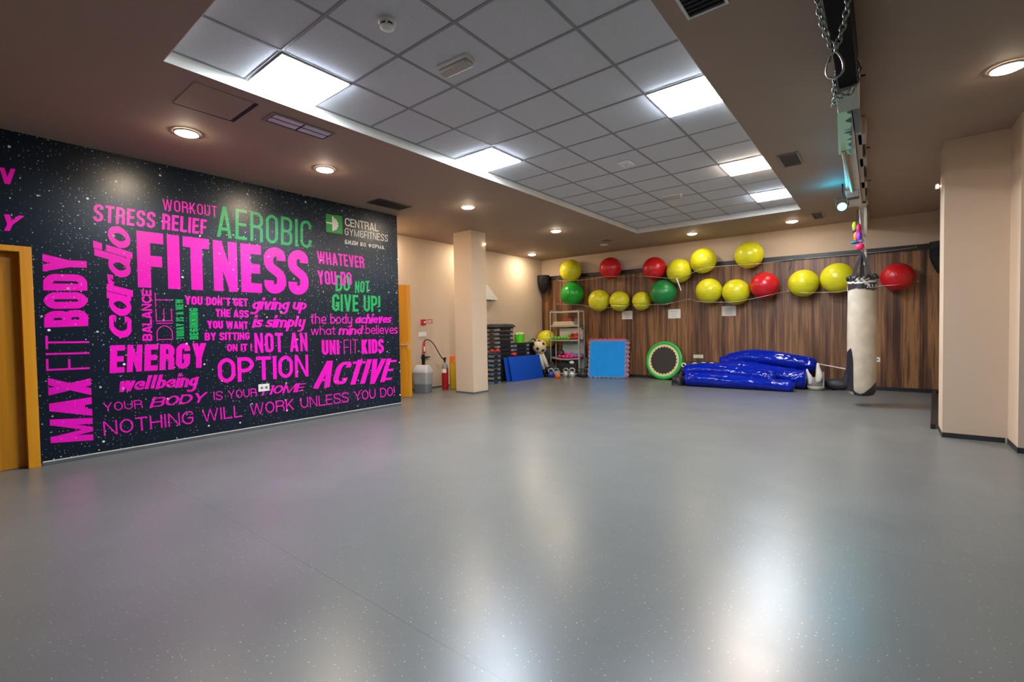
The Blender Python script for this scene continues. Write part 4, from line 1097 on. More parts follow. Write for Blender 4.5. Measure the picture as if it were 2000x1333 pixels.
# ------------------------------------------------------------------ ceiling beam carrying the bag
t = thing('ceiling_beam', 'long hanging steel beam, black near end and off white beyond', 'beam', (-0.25, 6.0, H))
M_bw = mat('off_white_beam', (0.62, 0.60, 0.55), 0.5, var=0.12)
M_bg = mat('grey_beam_side', (0.11, 0.105, 0.11), 0.5)
MB().box(-0.262, -0.148, 1.9, 4.36, 3.05, H - .002, .006).build('black_section', mat('beam_black', (0.004, 0.004, 0.005), 0.75, spec=0.15), t)
MB().box(-0.290, -0.150, 4.37, 4.80, 3.03, H - .002, .006).build('saddle_plate', mat('saddle_cream', (0.36, 0.36, 0.29), 0.5), t)
c = MB()
c.prism([(-0.300, 4.81), (-0.205, 4.81), (-0.258, 6.06), (-0.362, 6.00)], 3.042, 3.075, 'xy'); c.build('streaked_board', streak_mat(), t)
MB().box(-0.205, -0.165, 4.81, 5.55, 3.08, H - .002).build('dark_side_plate', M_bg, t)
c = MB(); c.prism([(-0.30, 4.82), (-0.21, 4.82), (-0.25, 9.0), (-0.425, 9.0)], 3.08, H - .002, 'xy'); c.build('white_section', M_bw, t)
c = MB(); c.prism([(-0.29, 9.01), (-0.20, 9.01), (-0.225, 11.44), (-0.33, 11.44)], 3.10, H - .002, 'xy'); c.build('far_section', M_bw, t)
c = MB(); c.prism([(-0.212, 5.56), (-0.165, 5.56), (-0.235, 11.4), (-0.27, 11.4)], 3.12, H - .002, 'xy'); c.build('side_rail', mat('rail_beige', (0.40, 0.34, 0.28), 0.5), t)
MB().cyl((-0.315, 5.9, 3.055), (-0.315, 7.75, 3.05), 0.026).build('pole', mat('tan_pole', (0.30, 0.22, 0.13), 0.5), t, smooth=True)
MB().box(-0.40, -0.26, 7.85, 8.15, 3.045, 3.08, .008).build('tape_band', mat('band_grey', (0.5, 0.5, 0.47), 0.5), t)
MB().box(-0.395, -0.265, 8.18, 8.30, 3.04, 3.08, .008).build('tape_band', mat('band_dark', (0.10, 0.10, 0.11), 0.5), t)
for y, x in ((5.75, -.155), (6.6, -.168), (7.7, -.185), (8.9, -.20), (10.1, -.215)):
    MB().box(x - .045, x + .022, y, y + .34, 3.12, H - .003, .006).build('clamp', mat('clamp_beige', (0.38, 0.31, 0.26), 0.5), t)
for y, x in ((6.05, -.175), (7.0, -.19), (8.1, -.205), (9.4, -.225)):
    c = MB(); pts_ = []
    for k in range(60):
        a = k * 0.8; pts_.append((x + 0.014 * math.cos(a), y + k * 0.009, 3.16 + 0.03 * math.sin(a)))
    c.tube(pts_, 0.010, 6); c.build('wound_rope', mat('rope_dark', (0.05, 0.048, 0.035), 0.8), t, smooth='all')
for y, x in ((4.6, -.14), (6.5, -.145), (8.0, -.16)): MB().cyl((x, y, 3.2), (x + .03, y, 3.2), .007).build('bolt', M_black, t, smooth=True)

def chain(label, paths, name='steel_chain', lk=0.042, wr=0.0042):
    b = MB()
    for P in paths:
        P = smooth_path(P, 12); acc = 0; pos = [P[0]]
        for p, q in zip(P, P[1:]):
            d = (q - p).length; 
            while acc + d >= lk * 0.74:
                s = (lk * 0.74 - acc) / d; p = p.lerp(q, s); d = (q - p).length; acc = 0; pos.append(p)
            acc += d
        for i in range(len(pos) - 1):
            p, q = pos[i], pos[i + 1]; tan = (q - p).normalized(); mid = (p + q) / 2
            sd = tan.cross(Vector((0.3, 1, 0.2))).normalized(); ot = tan.cross(sd)
            if i % 2: sd = ot
            pts_ = []
            for k in range(14):
                a = 2 * PI * k / 14; pts_.append(mid + tan * (math.cos(a) * lk / 2) + sd * (math.sin(a) * lk * 0.33))
            b.tube(pts_, wr, 6, closed=True)
    o = b.build(name, M_chain, origin=paths[0][0], smooth='all')
    return tag(o, label, 'chain')
chain('dull steel chain looped around the black end of the beam', [
    [(-0.158, 3.02, 3.30), (-0.140, 3.02, 3.2), (-0.140, 3.05, 3.04), (-0.160, 3.10, 2.90), (-0.205, 3.14, 2.765)],
    [(-0.262, 3.02, 3.29), (-0.275, 3.02, 3.16), (-0.275, 3.05, 3.02), (-0.250, 3.10, 2.88), (-0.207, 3.14, 2.765)]])
t = thing('snap_hook', 'large open steel snap hook hanging on the looped chain', 'hook', (-0.205, 3.14, 2.755))
pts_ = []
for k in range(29):
    a = PI / 2 + 0.22 + k / 28 * (2 * PI - 0.44); z = math.sin(a); w = 0.036 * (1 - 0.42 * z)
    pts_.append((-0.207 + math.cos(a) * w, 3.14, 2.695 + 0.070 * z))
MB().tube(pts_, 0.0055, 8).build('hook_ring', mat('bright_steel', (0.6, 0.66, 0.62), 0.3, 0.85), t, smooth='all')
MB().cyl((-0.226, 3.14, 2.745), (-0.233, 3.14, 2.715), 0.008).build('gate_sleeve', M_chain, t, smooth=True)
chain('short rusty chain hanging at the cream saddle plate', [[(-0.262, 4.30, 3.20), (-0.285, 4.32, 3.08), (-0.282, 4.36, 3.0), (-0.30, 4.42, 2.96), (-0.29, 4.46, 3.02)], [(-0.27, 4.34, 3.0), (-0.22, 4.36, 2.985), (-0.17, 4.34, 3.02), (-0.145, 4.32, 3.12), (-0.14, 4.30, 3.22)]], lk=0.05, wr=0.006)

# cyan stage spotlight
sp_ = Vector((-0.455, 8.25, 2.955)); d = Vector((0.0, -1.0, -0.32)).normalized()
t = thing('stage_spotlight', 'small black spotlight glowing cyan beside the hanging beam', 'spotlight', sp_)
MB().cyl(sp_, sp_ - d * 0.16, 0.066, 0.05, 24).build('lamp_body', M_black, t, smooth=True)
MB().cyl(sp_ + d * 0.004, sp_ + d * 0.009, 0.056, 0.056, 24).build('lens', emit('cyan_glow', (0.10, 0.85, 1.0), 5.0), t)
c = MB(); m_ = sp_ - d * 0.06
c.tube([m_ + Vector((-0.072, 0, 0)), m_ + Vector((-0.072, 0.02, 0.12)), m_ + Vector((0.072, 0.02, 0.12)), m_ + Vector((0.072, 0, 0))], 0.006, 6); c.cyl(m_ + Vector((0, 0.02, 0.12)), (m_.x, m_.y + .02, H), 0.010)
c.build('yoke', M_black, t, smooth=True)
ld = bpy.data.lights.new('stage_spotlight_light', 'SPOT'); ld.energy = 20; ld.color = (0.05, 0.75, 1.0); ld.spot_size = math.radians(70); ld.spot_blend = 0.5; ld.shadow_soft_size = 0.05
lo_ = bpy.data.objects.new('stage_spotlight_light', ld); COL.objects.link(lo_); lo_.parent = t; lo_.location = d * 0.03
lo_.rotation_euler = d.to_track_quat('-Z', 'Y').to_euler()
ld = bpy.data.lights.new('stage_spotlight_spill', 'POINT'); ld.energy = 4; ld.color = (0.0, 0.55, 1.0); ld.shadow_soft_size = 0.02
lo_ = bpy.data.objects.new('stage_spotlight_spill', ld); COL.objects.link(lo_); lo_.parent = t; lo_.location = (-0.10, -0.02, 0.14)

# ------------------------------------------------------------------ step platforms in three stacks
M_deck = mat('step_black', (0.013, 0.013, 0.015), 0.5); M_rub = mat('step_grey_rubber', (0.05, 0.05, 0.055), 0.85)
M_ftb = mat('step_blue_foot', (0.10, 0.20, 0.36), 0.5); M_ftg = mat('step_grey_foot', (0.26, 0.26, 0.27), 0.5)
def make_step(foot, label, loc, rz, group):
    t = thing('step_platform', label, 'aerobic step', loc, rz, group)
    c = MB()
    c.prism([(-.34, .055), (.34, .055), (.325, .092), (-.325, .092)], -.17, .17, 'xz'); c.box(-.212, .212, -.168, .168, .012, .0555); c.box(-.30, .30, -.072, .072, .006, .0555); c.build('deck', M_deck, t, local=True)
    MB().box(-.315, .315, -.155, .155, .092, .0985).build('tread', M_rub, t, local=True)
    for sx in (-1, 1):
        c = MB(); c.box(sx * .27 - .04, sx * .27 + .04, -.09, .09, .03, .0548)
        for sy in (-1, 1): c.box(sx * .27 - .055, sx * .27 + .055, sy * .125 - .05, sy * .125 + .05, 0, .055, .008)
        c.build('foot', foot, t, local=True)
    return t
PITCH = 0.1045
stacks = (('front', 'in the front stack right behind the column', (-7.485, 8.54), 0.03, 7, 'steps of the front stack'), ('tall', 'in the tall stack against the beige wall', (-7.47, 9.08), PI / 2, 13, 'steps of the tall stack'), ('rear', 'in the stack under the green bucket', (-7.47, 9.78), PI / 2, 9, 'steps of the bucket stack'))
SB = SG = None
for key, where, (x, y), rz, n, grp in stacks:
    for k in range(n):
        lb = ('topmost' if k == n - 1 else ORD[k]) + ' black step ' + where
        loc = (x + rnd.uniform(-.012, .012), y + rnd.uniform(-.01, .01), k * PITCH); r_ = rz + rnd.uniform(-.02, .02)
        blue = (key == 'front' and k % 2 == 0) or (key == 'rear' and k % 2 == 1)
        src = SB if blue else SG
        if src is None:
            o = make_step(M_ftb if blue else M_ftg, lb, loc, r_, grp)
            if blue: SB = o
            else: SG = o
        else: dup(src, loc, lb, r_, grp)
t = thing('ragged_mat', 'dark ragged mat flopped over the top of the tall step stack', 'mat', (-7.47, 9.08, 13 * PITCH))
c = MB()
def fn(u, v):
    w = noise.noise(Vector((u * 9, v * 7, 1.0))); e = max(abs(u - .5), abs(v - .5)) * 2
    return (-7.68 + .43 * u + .012 * w, 8.70 + .76 * v + .015 * w, 13 * PITCH + .062 + .022 * w - (.075 + .03 * w) * max(0, (e - .86) / .14))
c.grid(fn, 22, 34); c.build('mat_top', mat('mat_charcoal', (0.022, 0.022, 0.025), 0.8), t, smooth='all')
MB().box(-7.64, -7.28, 8.74, 9.42, 13 * PITCH + .001, 13 * PITCH + .045, .01).build('mat_fold', mat('mat_charcoal', (0.022, 0.022, 0.025), 0.8), t)
# folded blue gym mats leaning on the stacks
M_gym = mat('gym_mat_blue', (0.001, 0.062, 0.44), 0.6, var=0.06, spec=.25)
def gym(label, x, y, ln, h, lean_, yaw_, th):
    t = thing('folded_gym_mat', label, 'gym mat', (x, y, 0), yaw_, 'blue gym mats leaning on the steps')
    R_ = Matrix.Rotation(lean_, 4, 'X')
    MB().box(0, ln, 0, th, 0, h, .012, mx=R_).build('front_fold', M_gym, t, local=True, smooth=True)
    MB().box(.01, ln - .005, th + .002, th * 2, 0.004, h - .01, .012, mx=R_).build('back_fold', M_gym, t, local=True, smooth=True)
gym('blue folded gym mat in front, leaning on the black steps', -7.03, 9.02, 1.22, .625, -0.22, PI / 2 - .07, .022)
gym('blue folded gym mat tucked behind the front one', -7.135, 8.93, 1.20, .60, -0.17, PI / 2 - .03, .020)
# green bucket with pale contents
t = thing('green_bucket', 'lime green bucket standing on the rear step stack', 'bucket', (-7.40, 9.80, 9 * PITCH))
z0 = 9 * PITCH - .005
MB().lathe([(0, z0), (.125, z0), (.14, z0 + .20), (.147, z0 + .20), (.147, z0 + .215), (.132, z0 + .215), (.12, z0 + .03), (0, z0 + .03)], -7.40, 9.80, 32, cap=False).build('pail', mat('bucket_lime', (0.10, 0.62, 0.012), 0.4), t, smooth=True)
c = MB()
for k in range(9):
    a = k * 2.4; r = .085 * (k / 9) ** .5; c.ball((-7.40 + r * math.cos(a), 9.80 + r * math.sin(a), z0 + .205 + .012 * (k % 3)), .042, n=12, m=8)
o = tag(c.build('bucket_filling', mat('pale_yellow_foam', (0.62, 0.60, 0.30), 0.7), origin=(-7.4, 9.8, z0 + .2), smooth='all'), 'pale yellow pieces heaped in the lime green bucket', 'foam pieces'); o['kind'] = 'stuff'
# little red weights on the steps
def dumbbell(label, loc, m, rz, s=1.0, grp=None, hx=True):
    t = thing('dumbbell', label, 'dumbbell', loc, rz, grp)
    for sx in (-1, 1):
        MB().lathe([(0, -.03 * s), (.022 * s, -.034 * s), (.036 * s, -.026 * s), (.043 * s, -.010 * s), (.043 * s, .010 * s), (.036 * s, .026 * s), (.022 * s, .034 * s), (0, .03 * s)], n=14, mx=Matrix.Translation((sx * .068 * s, 0, .040 * s)) @ Matrix.Rotation(PI / 2, 4, 'Y'), cap=False).build('weight_head', m, t, smooth=True, local=True)
    MB().cyl((-.06 * s, 0, .040 * s), (.06 * s, 0, .040 * s), .015 * s).build('grip', m, t, smooth=True, local=True)
    return t
M_dred = mat('dumbbell_red', (0.50, 0.02, 0.02), 0.35); M_dgr = mat('dumbbell_green', (0.10, 0.45, 0.02), 0.35); M_dpk = mat('dumbbell_pink', (0.62, 0.012, 0.20), 0.4); M_dtl = mat('dumbbell_teal', (0.012, 0.22, 0.32), 0.4)
dumbbell('small red dumbbell lying on top of the front step stack', (-7.24, 8.60, 7 * PITCH + .001), M_dred, 1.2, 1.1)
t = thing('red_bean_bag', 'small red bag resting on the top edge of the blue gym mats', 'bag', (-7.20, 9.30, 0.61))
c = MB(); c.ball((-7.20, 9.30, 0.658), .06, (1.1, 1.2, .8), 16, 10); c.build('bag_body', M_dred, t, smooth='all')

# ------------------------------------------------------------------ steel shelf and what it holds
SX0, SX1, SY0, SY1 = -7.19, -6.265, 10.93, 11.22
LV = [0.075, 0.50, 0.985, 1.375, 1.765]
t = thing('steel_shelf_rack', 'grey open steel shelf rack in the far left corner', 'shelf', ((SX0 + SX1) / 2, (SY0 + SY1) / 2, 0))
M_sh = mat('shelf_grey', (0.44, 0.43, 0.40), 0.4, 0.3)
for x in (SX0, SX1):
    for y in (SY0, SY1):
        sx = 1 if x == SX0 else -1; sy = 1 if y == SY0 else -1
        c = MB(); c.box(min(x, x + sx * .034), max(x, x + sx * .034), min(y, y + sy * .003), max(y, y + sy * .003), 0, 1.80); c.box(min(x, x + sx * .003), max(x, x + sx * .003), min(y, y + sy * .03), max(y, y + sy * .03), 0, 1.80)
        c.build('post', M_sh, t)
for k, z in enumerate(LV):
    c = MB(); n = 12
    sag = .035 if k == 1 else .006
    if k < 4:
        def fn(u, v, z=z, sag=sag): return (SX0 + .004 + (SX1 - SX0 - .008) * u, SY0 + .004 + (SY1 - SY0 - .008) * v, z - sag * math.sin(PI * u))
        c.grid(fn, n, 1)
    for y in (SY0 + .004, SY1 - .008):
        for i in range(n):
            a, b_ = i / n, (i + 1) / n; xa, xb = SX0 + .004 + (SX1 - SX0 - .008) * a, SX0 + .004 + (SX1 - SX0 - .008) * b_
            za, zb = z - sag * math.sin(PI * a), z - sag * math.sin(PI * b_)
            c.quad([(xa, y, za - .035), (xb, y, zb - .035), (xb, y, zb), (xa, y, za)])
    if k == 4:
        c.box(SX0, SX0 + .03, SY0, SY1, z, z + .03); c.box(SX1 - .03, SX1, SY0, SY1, z, z + .03)
    c.build('shelf_board', M_sh, t)
G1 = 'green dumbbells on the middle shelf'
zs = LV[2] + .0
for k in range(6):
    dumbbell(['leftmost', 'second', 'third', 'fourth', 'fifth', 'sixth'][k] + ' green dumbbell on the middle shelf, counting from the left', (-7.11 + k * .100, 11.02, zs), M_dgr, PI / 2, 1.05, G1)
dumbbell('green dumbbell lying on top of the others on the middle shelf', (-6.60, 11.02, zs + .085), M_dgr, PI / 2 + .3, 1.0, G1)
dumbbell('red dumbbell on the middle shelf, front', (-6.47, 11.0, zs), M_dred, .2, 1.25); dumbbell('red dumbbell stacked on the other red one, middle shelf', (-6.45, 11.03, zs + .10), M_dred, .1, 1.05)
t = thing('storage_box', 'white box at the back of the middle shelf', 'box', (-6.6, 11.15, zs)); MB().box(-6.99, -6.30, 11.115, 11.205, zs + .002, zs + .31, .006).build('carton', mat('carton_white', (0.55, 0.48, 0.40), 0.6), t); MB().box(-6.99, -6.30, 11.113, 11.207, zs + .26, zs + .315, .004).build('lid', mat('carton_white', (0.55, 0.48, 0.40), 0.6), t)
t = thing('white_board', 'pale grey board standing behind the lower shelf', 'board', (-6.6, 11.27, 0.0)); MB().box(-6.98, -6.27, 11.235, 11.255, 0.0, .95, .003).build('panel', mat('board_grey', (0.36, 0.42, 0.40), 0.5), t)
t = thing('green_board', 'narrow green board behind the shelf next to the red mat', 'board', (-6.3, 11.3, 0.0)); MB().box(-6.42, -6.235, 11.262, 11.28, 0.0, .48, .003).build('panel', mat('board_green', (0.08, 0.32, 0.16), 0.5), t)
z1 = LV[1]
for k, (x, y, zz, rz) in enumerate(((-6.84, 10.99, -.02, .2), (-6.72, 11.0, -.03, .9), (-6.60, 10.98, -.033, .1), (-6.46, 11.0, -.022, 1.1), (-6.34, 10.99, -.005, .5), (-6.66, 11.02, .055, .4))):
    dumbbell(['leftmost pink', 'second pink', 'third pink', 'fourth pink', 'rightmost pink', 'uppermost pink'][k] + ' dumbbell on the lower shelf', (x, y, z1 + zz), M_dpk, rz, 1.1, 'pink dumbbells on the lower shelf')
dumbbell('teal dumbbell standing left of its twin on the lower shelf', (-6.52, 11.12, z1 - .02), M_dtl, PI / 2, 1.5, None, False); dumbbell('teal dumbbell at the right end of the lower shelf', (-6.36, 11.12, z1 - .01), M_dtl, PI / 2, 1.4, None, False)
c = MB(); c.ball((-6.93, 11.08, z1 + .088), .11, (1, .9, 1), 20, 12); tag(c.build('medicine_ball', mat('ball_black', (0.02, 0.018, 0.018), 0.5), smooth='all', origin=(-6.93, 11.08, z1)), 'black medicine ball on the lower shelf', 'medicine ball')
z3 = LV[3]
for k in range(4):
    o = MB().box(-7.12 + .01 * k, -6.42 - .02 * k, 10.945 + .006 * k, 11.14, z3 + .002 + k * .026, z3 + .024 + k * .026, .006).build('folded_towel', mat('towel_cream', (0.58, 0.48, 0.34), 0.85), origin=(-6.8, 11, z3 + k * .026)); tag(o, ORD[k] + ' cream folded towel in the pile on the upper shelf', 'towel', 'cream towels on the upper shelf')
o = MB().box(-6.92, -6.62, 11.145, 11.205, z3 + .002, z3 + .19, .01).build('book_bundle', mat('red_brown', (0.20, 0.035, 0.02), 0.6)); tag(o, 'red brown bundle at the back of the upper shelf', 'bundle')
t = thing('wire_basket', 'grey wire basket at the right end of the upper shelf', 'basket', (-6.36, 11.05, z3))
c = MB()
for k in range(5):
    z = z3 + .01 + k * .035; c.tube([(-6.42, 10.96, z), (-6.29, 10.96, z), (-6.29, 11.10, z), (-6.42, 11.10, z)], .0035, 5, closed=True)
for x, y in ((-6.42, 10.96), (-6.29, 10.96), (-6.29, 11.10), (-6.42, 11.10), (-6.355, 10.96), (-6.355, 11.10)): c.cyl((x, y, z3 + .003), (x, y, z3 + .155), .0035)
c.build('basket_wires', mat('wire_grey', (0.3, 0.3, 0.3), 0.4, .6), t)
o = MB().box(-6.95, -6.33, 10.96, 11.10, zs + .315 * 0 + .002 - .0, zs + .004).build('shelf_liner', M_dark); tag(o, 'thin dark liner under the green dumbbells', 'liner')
o = MB().box(-7.05, -6.40, 11.0, 11.18, LV[0] + .002, LV[0] + .26, .02).build('dark_gear_bag', mat('gear_dark', (0.02, 0.024, 0.024), 0.6), origin=(-6.7, 11.1, LV[0])); tag(o, 'dark gear bag on the bottom shelf', 'bag')
o = MB().ball((-6.53, 10.97, LV[0] + .29), .05, (1.5, .7, .9), 14, 10).build('white_shoe', M_white, smooth='all', origin=(-6.53, 10.97, .34)); tag(o, 'small white shoe on top of the dark gear bag', 'shoe')
# ball tucked behind the rack and what carries it
r = .262
o = ball_mesh(r, M_yel).build('exercise_ball', M_yel, smooth='all'); o.location = (-7.50, 11.22, 0.985); tag(o, 'yellow exercise ball low in the corner behind the steel rack', 'exercise ball')
t = thing('dark_drum', 'dark drum in the corner under the yellow ball', 'drum', (-7.48, 11.2, 0))
MB().lathe([(0, .002), (.22, .002), (.23, .03), (.23, .70), (.22, .735), (0, .735)], -7.48, 11.22, 32, cap=False).build('drum_body', mat('drum_dark', (0.018, 0.017, 0.018), 0.5), t, smooth=True)
# hopper ball with dark spots on its white stand
t = thing('spotted_hopper_ball', 'cream hopper ball with dark spots and two ear grips', 'hopper ball', (-7.17, 10.40, .79))
hc = Vector((-7.17, 10.40, .80)); hr = .192
MB().ball(hc, hr, n=32, m=20).build('ball_body', mat('hopper_cream', (0.60, 0.49, 0.32), 0.4), t, smooth='all')
for th, ph in ((-75, -12), (-20, 28), (-28, -28), (-120, 20), (20, 0), (-160, -20), (-60, 62)):
    a, e = math.radians(th), math.radians(ph); d = Vector((math.cos(a) * math.cos(e), math.sin(a) * math.cos(e), math.sin(e)))
    MB().lathe([(0, .004), (.030, .0015), (.042, -.003)], n=16, mx=Matrix.Translation(hc + d * hr * 1.0) @ d.to_track_quat('Z', 'Y').to_matrix().to_4x4(), cap=False).build('dark_spot', mat('spot_brown', (0.022, 0.010, 0.006), 0.5), t, smooth='all')
for a in (-150, -95):
    d = Vector((math.cos(math.radians(a)) * .40, math.sin(math.radians(a)) * .40, .9)).normalized(); p = hc + d * hr * .97
    MB().tube([p, p + d * .03, p + d * .05], .02, 10, rad=[.026, .020, .010]).build('ear_grip', mat('hopper_cream', (0.60, 0.49, 0.32), 0.4), t, smooth='all')
t = thing('white_leg_stand', 'pair of white tapered legs with black feet under the spotted ball', 'stand', (-7.10, 10.42, 0))
for (a, b_) in (((-7.18, 10.36, .64), (-7.08, 10.44, .20)), ((-7.12, 10.42, .64), (-7.00, 10.50, .26))):
    MB().tube([a, Vector(a).lerp(Vector(b_), .5), b_], .045, 14, rad=[.045, .055, .048]).build('leg', mat('leg_white', (0.60, 0.57, 0.48), 0.5), t, smooth='all')
    MB().tube([b_, (b_[0] + .01, b_[1] + .01, .06), (b_[0] + .015, b_[1] - .02, .03), (b_[0] + .03, b_[1] - .10, .03)], .06, 12, rad=[.052, .07, .06, .03]).build('foot', M_black, t, smooth='all')
t = thing('black_gear_heap', 'dark heap of gear between the spotted ball and the steel rack', 'gear', (-7.02, 10.75, 0))
c = MB()
def fn(u, v):
    a = v * 2 * PI; k = 1 + .3 * noise.noise(Vector((math.cos(a) * 2, math.sin(a) * 2, u * 5)))
    return (-7.02 + .15 * math.sin(PI * u / 2) * math.cos(a) * k, 10.75 + .15 * math.sin(PI * u / 2) * math.sin(a) * k, max(.003, .34 * math.cos(PI * u / 2) * k))
c.grid(fn, 12, 24, wrapv=True); bmesh.ops.remove_doubles(c.b, verts=c.b.verts, dist=.001); c.build('heap', mat('heap_dark', (0.03, 0.028, 0.032), 0.7), t, smooth='all')
t = thing('green_toning_ring', 'green and black toning ring leaning between bucket and spotted ball', 'toning ring', (-7.33, 10.28, .70))
MB().tube([(-7.33 + .0, 10.30 + .19 * math.cos(2 * PI * k / 28), .83 + .19 * math.sin(2 * PI * k / 28)) for k in range(28)], .016, 8, closed=True).build('ring', M_black, t, smooth='all')
MB().tube([(-7.325, 10.30 + .195 * math.cos(a), .83 + .195 * math.sin(a)) for a in (1.9, 2.1, 2.3, 2.5, 2.7)], .026, 8).build('grip_pad', mat('ring_green', (0.01, 0.20, 0.08), 0.5), t, smooth='all')
o = MB().box(-7.62, -7.37, 10.13, 10.50, 0, .93, .02).build('black_storage_cube', M_black, origin=(-7.49, 10.3, 0)); tag(o, 'black storage cube behind the gym mats and the toning ring', 'box')

# ------------------------------------------------------------------ kettlebells
def kettlebell(label, x, y, r, m, hm, rz):
    t = thing('kettlebell', label, 'kettlebell', (x, y, 0), rz, 'kettlebells in front of the steel rack')
    MB().lathe([(0, .001), (r * .62, .001)] + [(r * math.cos(a), r * .93 + r * math.sin(a)) for a in [-.85 + k * .22 for k in range(11)]] + [(0, r * 1.95)], n=24, cap=False).build('bell', m, t, smooth=True, local=True)
    pts_ = []
    for k in range(13):
        a = -.5 + k / 12 * (PI + 1.0); pts_.append((r * .78 * math.cos(a), 0, r * 2.1 + r * .62 * math.sin(a)))
    pts_ = [(r * .55, 0, r * 1.65)] + pts_ + [(-r * .55, 0, r * 1.65)]
    MB().tube(pts_, r * .17, 8).build('handle', hm, t, smooth='all', local=True)
    return t
M_kb = mat('kb_blue', (0.012, 0.04, 0.25), 0.4); M_ko = mat('kb_orange', (0.62, 0.10, 0.012), 0.4); M_ks = mat('kb_silver', (0.42, 0.45, 0.44), 0.35, .4); M_kk = mat('kb_black', (0.02, 0.02, 0.022), 0.4); M_kt = mat('kb_teal', (0.20, 0.32, 0.38), 0.4)
kettlebell('blue kettlebell, leftmost on the floor by the rack', -6.80, 10.36, .085, M_kb, M_ks, .4)
kettlebell('orange kettlebell in front of the grey blue one', -6.50, 10.22, .072, M_ko, M_ks, .2)
kettlebell('grey blue kettlebell between the blue and orange ones', -6.735, 10.52, .085, M_kt, M_kt, .3)
kettlebell('silver kettlebell left of the other silver one', -6.50, 10.62, .085, M_ks, M_ks, .1)
kettlebell('silver kettlebell right of its silver twin', -6.30, 10.60, .09, M_ks, M_ks, .3)
kettlebell('black kettlebell just right of the silver pair', -6.19, 10.82, .08, M_kk, M_kk, .7)
kettlebell('black kettlebell in front, touching the blue jigsaw mat', -6.05, 10.74, .085, M_kk, M_kk, .2)
kettlebell('black kettlebell at the foot of the rack, behind the other black ones', -6.14, 11.06, .09, M_kk, M_kk, 1.1)

# ------------------------------------------------------------------ alcove: bin, extinguisher, yellow roll
t = thing('waste_bin', 'grey swing lid waste bin with a clear bag over its rim', 'bin', (-7.47, 6.52, 0), 0.35)
def rrect(w, d, z, n=8, r=.04):
    out = []
    for cx, cy, a0 in ((w - r, d - r, 0), (-w + r, d - r, PI / 2), (-w + r, -d + r, PI), (w - r, -d + r, 1.5 * PI)):
        for k in range(n): a = a0 + k / (n - 1) * PI / 2; out.append((cx + r * math.cos(a), cy + r * math.sin(a), z))
    return out
def loft(name, secs, m, t, label=None):
    c = MB(); R_ = [[c.b.verts.new(p) for p in s] for s in secs]; n = len(R_[0])
    for a, b_ in zip(R_, R_[1:]):
        for i in range(n): c.b.faces.new((a[i], a[(i + 1) % n], b_[(i + 1) % n], b_[i]))
    c.b.faces.new(list(reversed(R_[0]))); c.b.faces.new(R_[-1])
    return c.build(name, m, t, smooth=True, local=True, label=label)
M_bin = mat('bin_grey', (0.15, 0.16, 0.175), 0.45); M_binl = mat('bin_lid_grey', (0.42, 0.42, 0.43), 0.4)
loft('bin_body', [rrect(.145, .125, .002), rrect(.15, .13, .02), rrect(.165, .145, .42)], M_bin, t)
loft('swing_lid', [rrect(.175, .155, .42), rrect(.175, .155, .45), rrect(.165, .135, .485), rrect(.15, .085, .55), rrect(.14, .05, .575)], M_binl, t)
mb_ = mat('clear_bag', (0.62, 0.64, 0.66), 0.25, trans=0.55, bump=.5, bscale=14)
c = MB()
base = rrect(.155, .135, 0); nB = len(base)
def fn(u, v):
    p = base[int(v * nB) % nB]; z = .19 + .24 * u; k = 1.05 + .06 * u + .035 * noise.noise(Vector((p[0] * 22, p[1] * 22, u * 3)))
    return (p[0] * k, p[1] * k, z + .02 * noise.noise(Vector((p[0] * 9, p[1] * 9, 5))))
c.grid(fn, 8, nB, wrapv=True); c.build('bag_liner', mb_, t, smooth='all', local=True)
t = thing('fire_extinguisher', 'red fire extinguisher with white label and black hose on the floor', 'fire extinguisher', (-7.43, 7.12, 0))
ex, ey = -7.43, 7.12
MB().lathe([(0, .002), (.068, .002), (.072, .012), (.072, .455), (.070, .47)], ex, ey, 32, cap=False).build('cylinder', mat('extinguisher_red', (0.38, 0.006, 0.012), 0.3), t, smooth=True)
MB().lathe([(.0722, .47), (.066, .515), (.045, .555), (.022, .575), (.020, .60), (0, .60)], ex, ey, 32, cap=False).build('shoulder', mat('shoulder_grey', (0.20, 0.20, 0.19), 0.4), t, smooth=True)
c = MB()
c.grid(lambda u, v: (ex + .0735 * math.cos(math.radians(-150 + 130 * u)), ey + .0735 * math.sin(math.radians(-150 + 130 * u)), .37 + .09 * v), 16, 1); c.build('label', M_white, t)
c = MB(); c.grid(lambda u, v: (ex + .0735 * math.cos(math.radians(-150 + 25 * u)), ey + .0735 * math.sin(math.radians(-150 + 25 * u)), .20 + .16 * v), 6, 1); c.build('label', M_white, t)
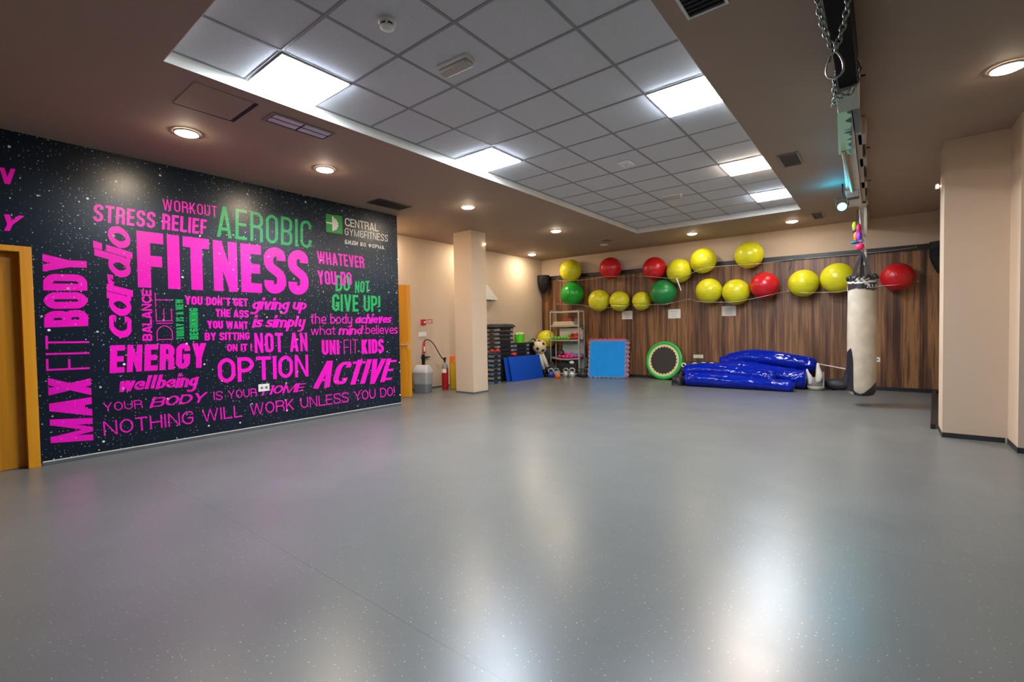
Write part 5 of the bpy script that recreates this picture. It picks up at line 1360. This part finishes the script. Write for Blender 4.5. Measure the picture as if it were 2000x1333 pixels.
c = MB(); c.cyl((ex, ey, .60), (ex, ey, .68), .02); c.box(ex - .03, ex + .05, ey - .012, ey + .012, .68, .70); c.box(ex - .035, ex + .045, ey - .010, ey + .010, .64, .655); c.build('valve', M_black, t)
MB().tube(smooth_path([(ex, ey, .655), (ex - .06, ey - .05, .72), (ex - .22, ey - .10, .98), (ex - .30, ey - .16, 1.08), (ex - .34, ey - .24, 1.09), (ex - .345, ey - .28, 1.04)], 6), .011, 8).build('hose', M_black, t, smooth='all')
MB().cyl((ex - .345, ey - .28, 1.05), (ex - .35, ey - .28, .80), .022, .038, 18).build('discharge_horn', mat('horn_red', (0.45, 0.02, 0.02), 0.4), t, smooth=True)
c = MB(); c.box(ex - .32, ex - .305, ey - .315, ey - .285, .84, .95); c.build('horn_label', M_white, t)
t = thing('black_hose_post', 'slim black post behind the bin, under the extinguisher horn', 'post', (-7.79, 6.86, 0))
MB().box(-7.82, -7.775, 6.80, 6.86, .0, .77, .006).build('upright', M_black, t); MB().box(-7.82, -7.74, 6.78, 6.98, .70, .725, .005).build('clip_arm', M_black, t)
# yellow roll with orange print
t = thing('yellow_foam_roll', 'yellow upright roll with orange pattern half hidden by the column', 'foam roll', (-7.32, 7.34, 0))
m = bpy.data.materials.new('yellow_orange_print'); m.use_nodes = True
k = NT(m); b = k.n['Principled BSDF']; sp = k.new('ShaderNodeSeparateXYZ'); k.link(k.pos(), sp.inputs[0])
h_ = k.math('SUBTRACT', k.math('ADD', sp.outputs[2], k.math('MULTIPLY', k.math('SUBTRACT', k.noise(k.pos(), 9, 3), .5), .9)), 0.57)
k.link(k.mix(k.math('GREATER_THAN', h_, 0.0), (0.60, 0.40, 0.012), (0.72, 0.14, 0.015)), b.inputs['Base Color']); b.inputs['Roughness'].default_value = .3
MB().lathe([(0, .002), (.12, .002), (.132, .02), (.132, .70), (.12, .725), (.06, .735), (.055, .70), (0, .70)], -7.32, 7.34, 32, cap=False).build('roll', m, t, smooth=True)
MB().lathe([(.0, .7005), (.05, .7005), (.05, .702), (0, .702)], -7.32, 7.34, 20, cap=False).build('core', M_dark, t)
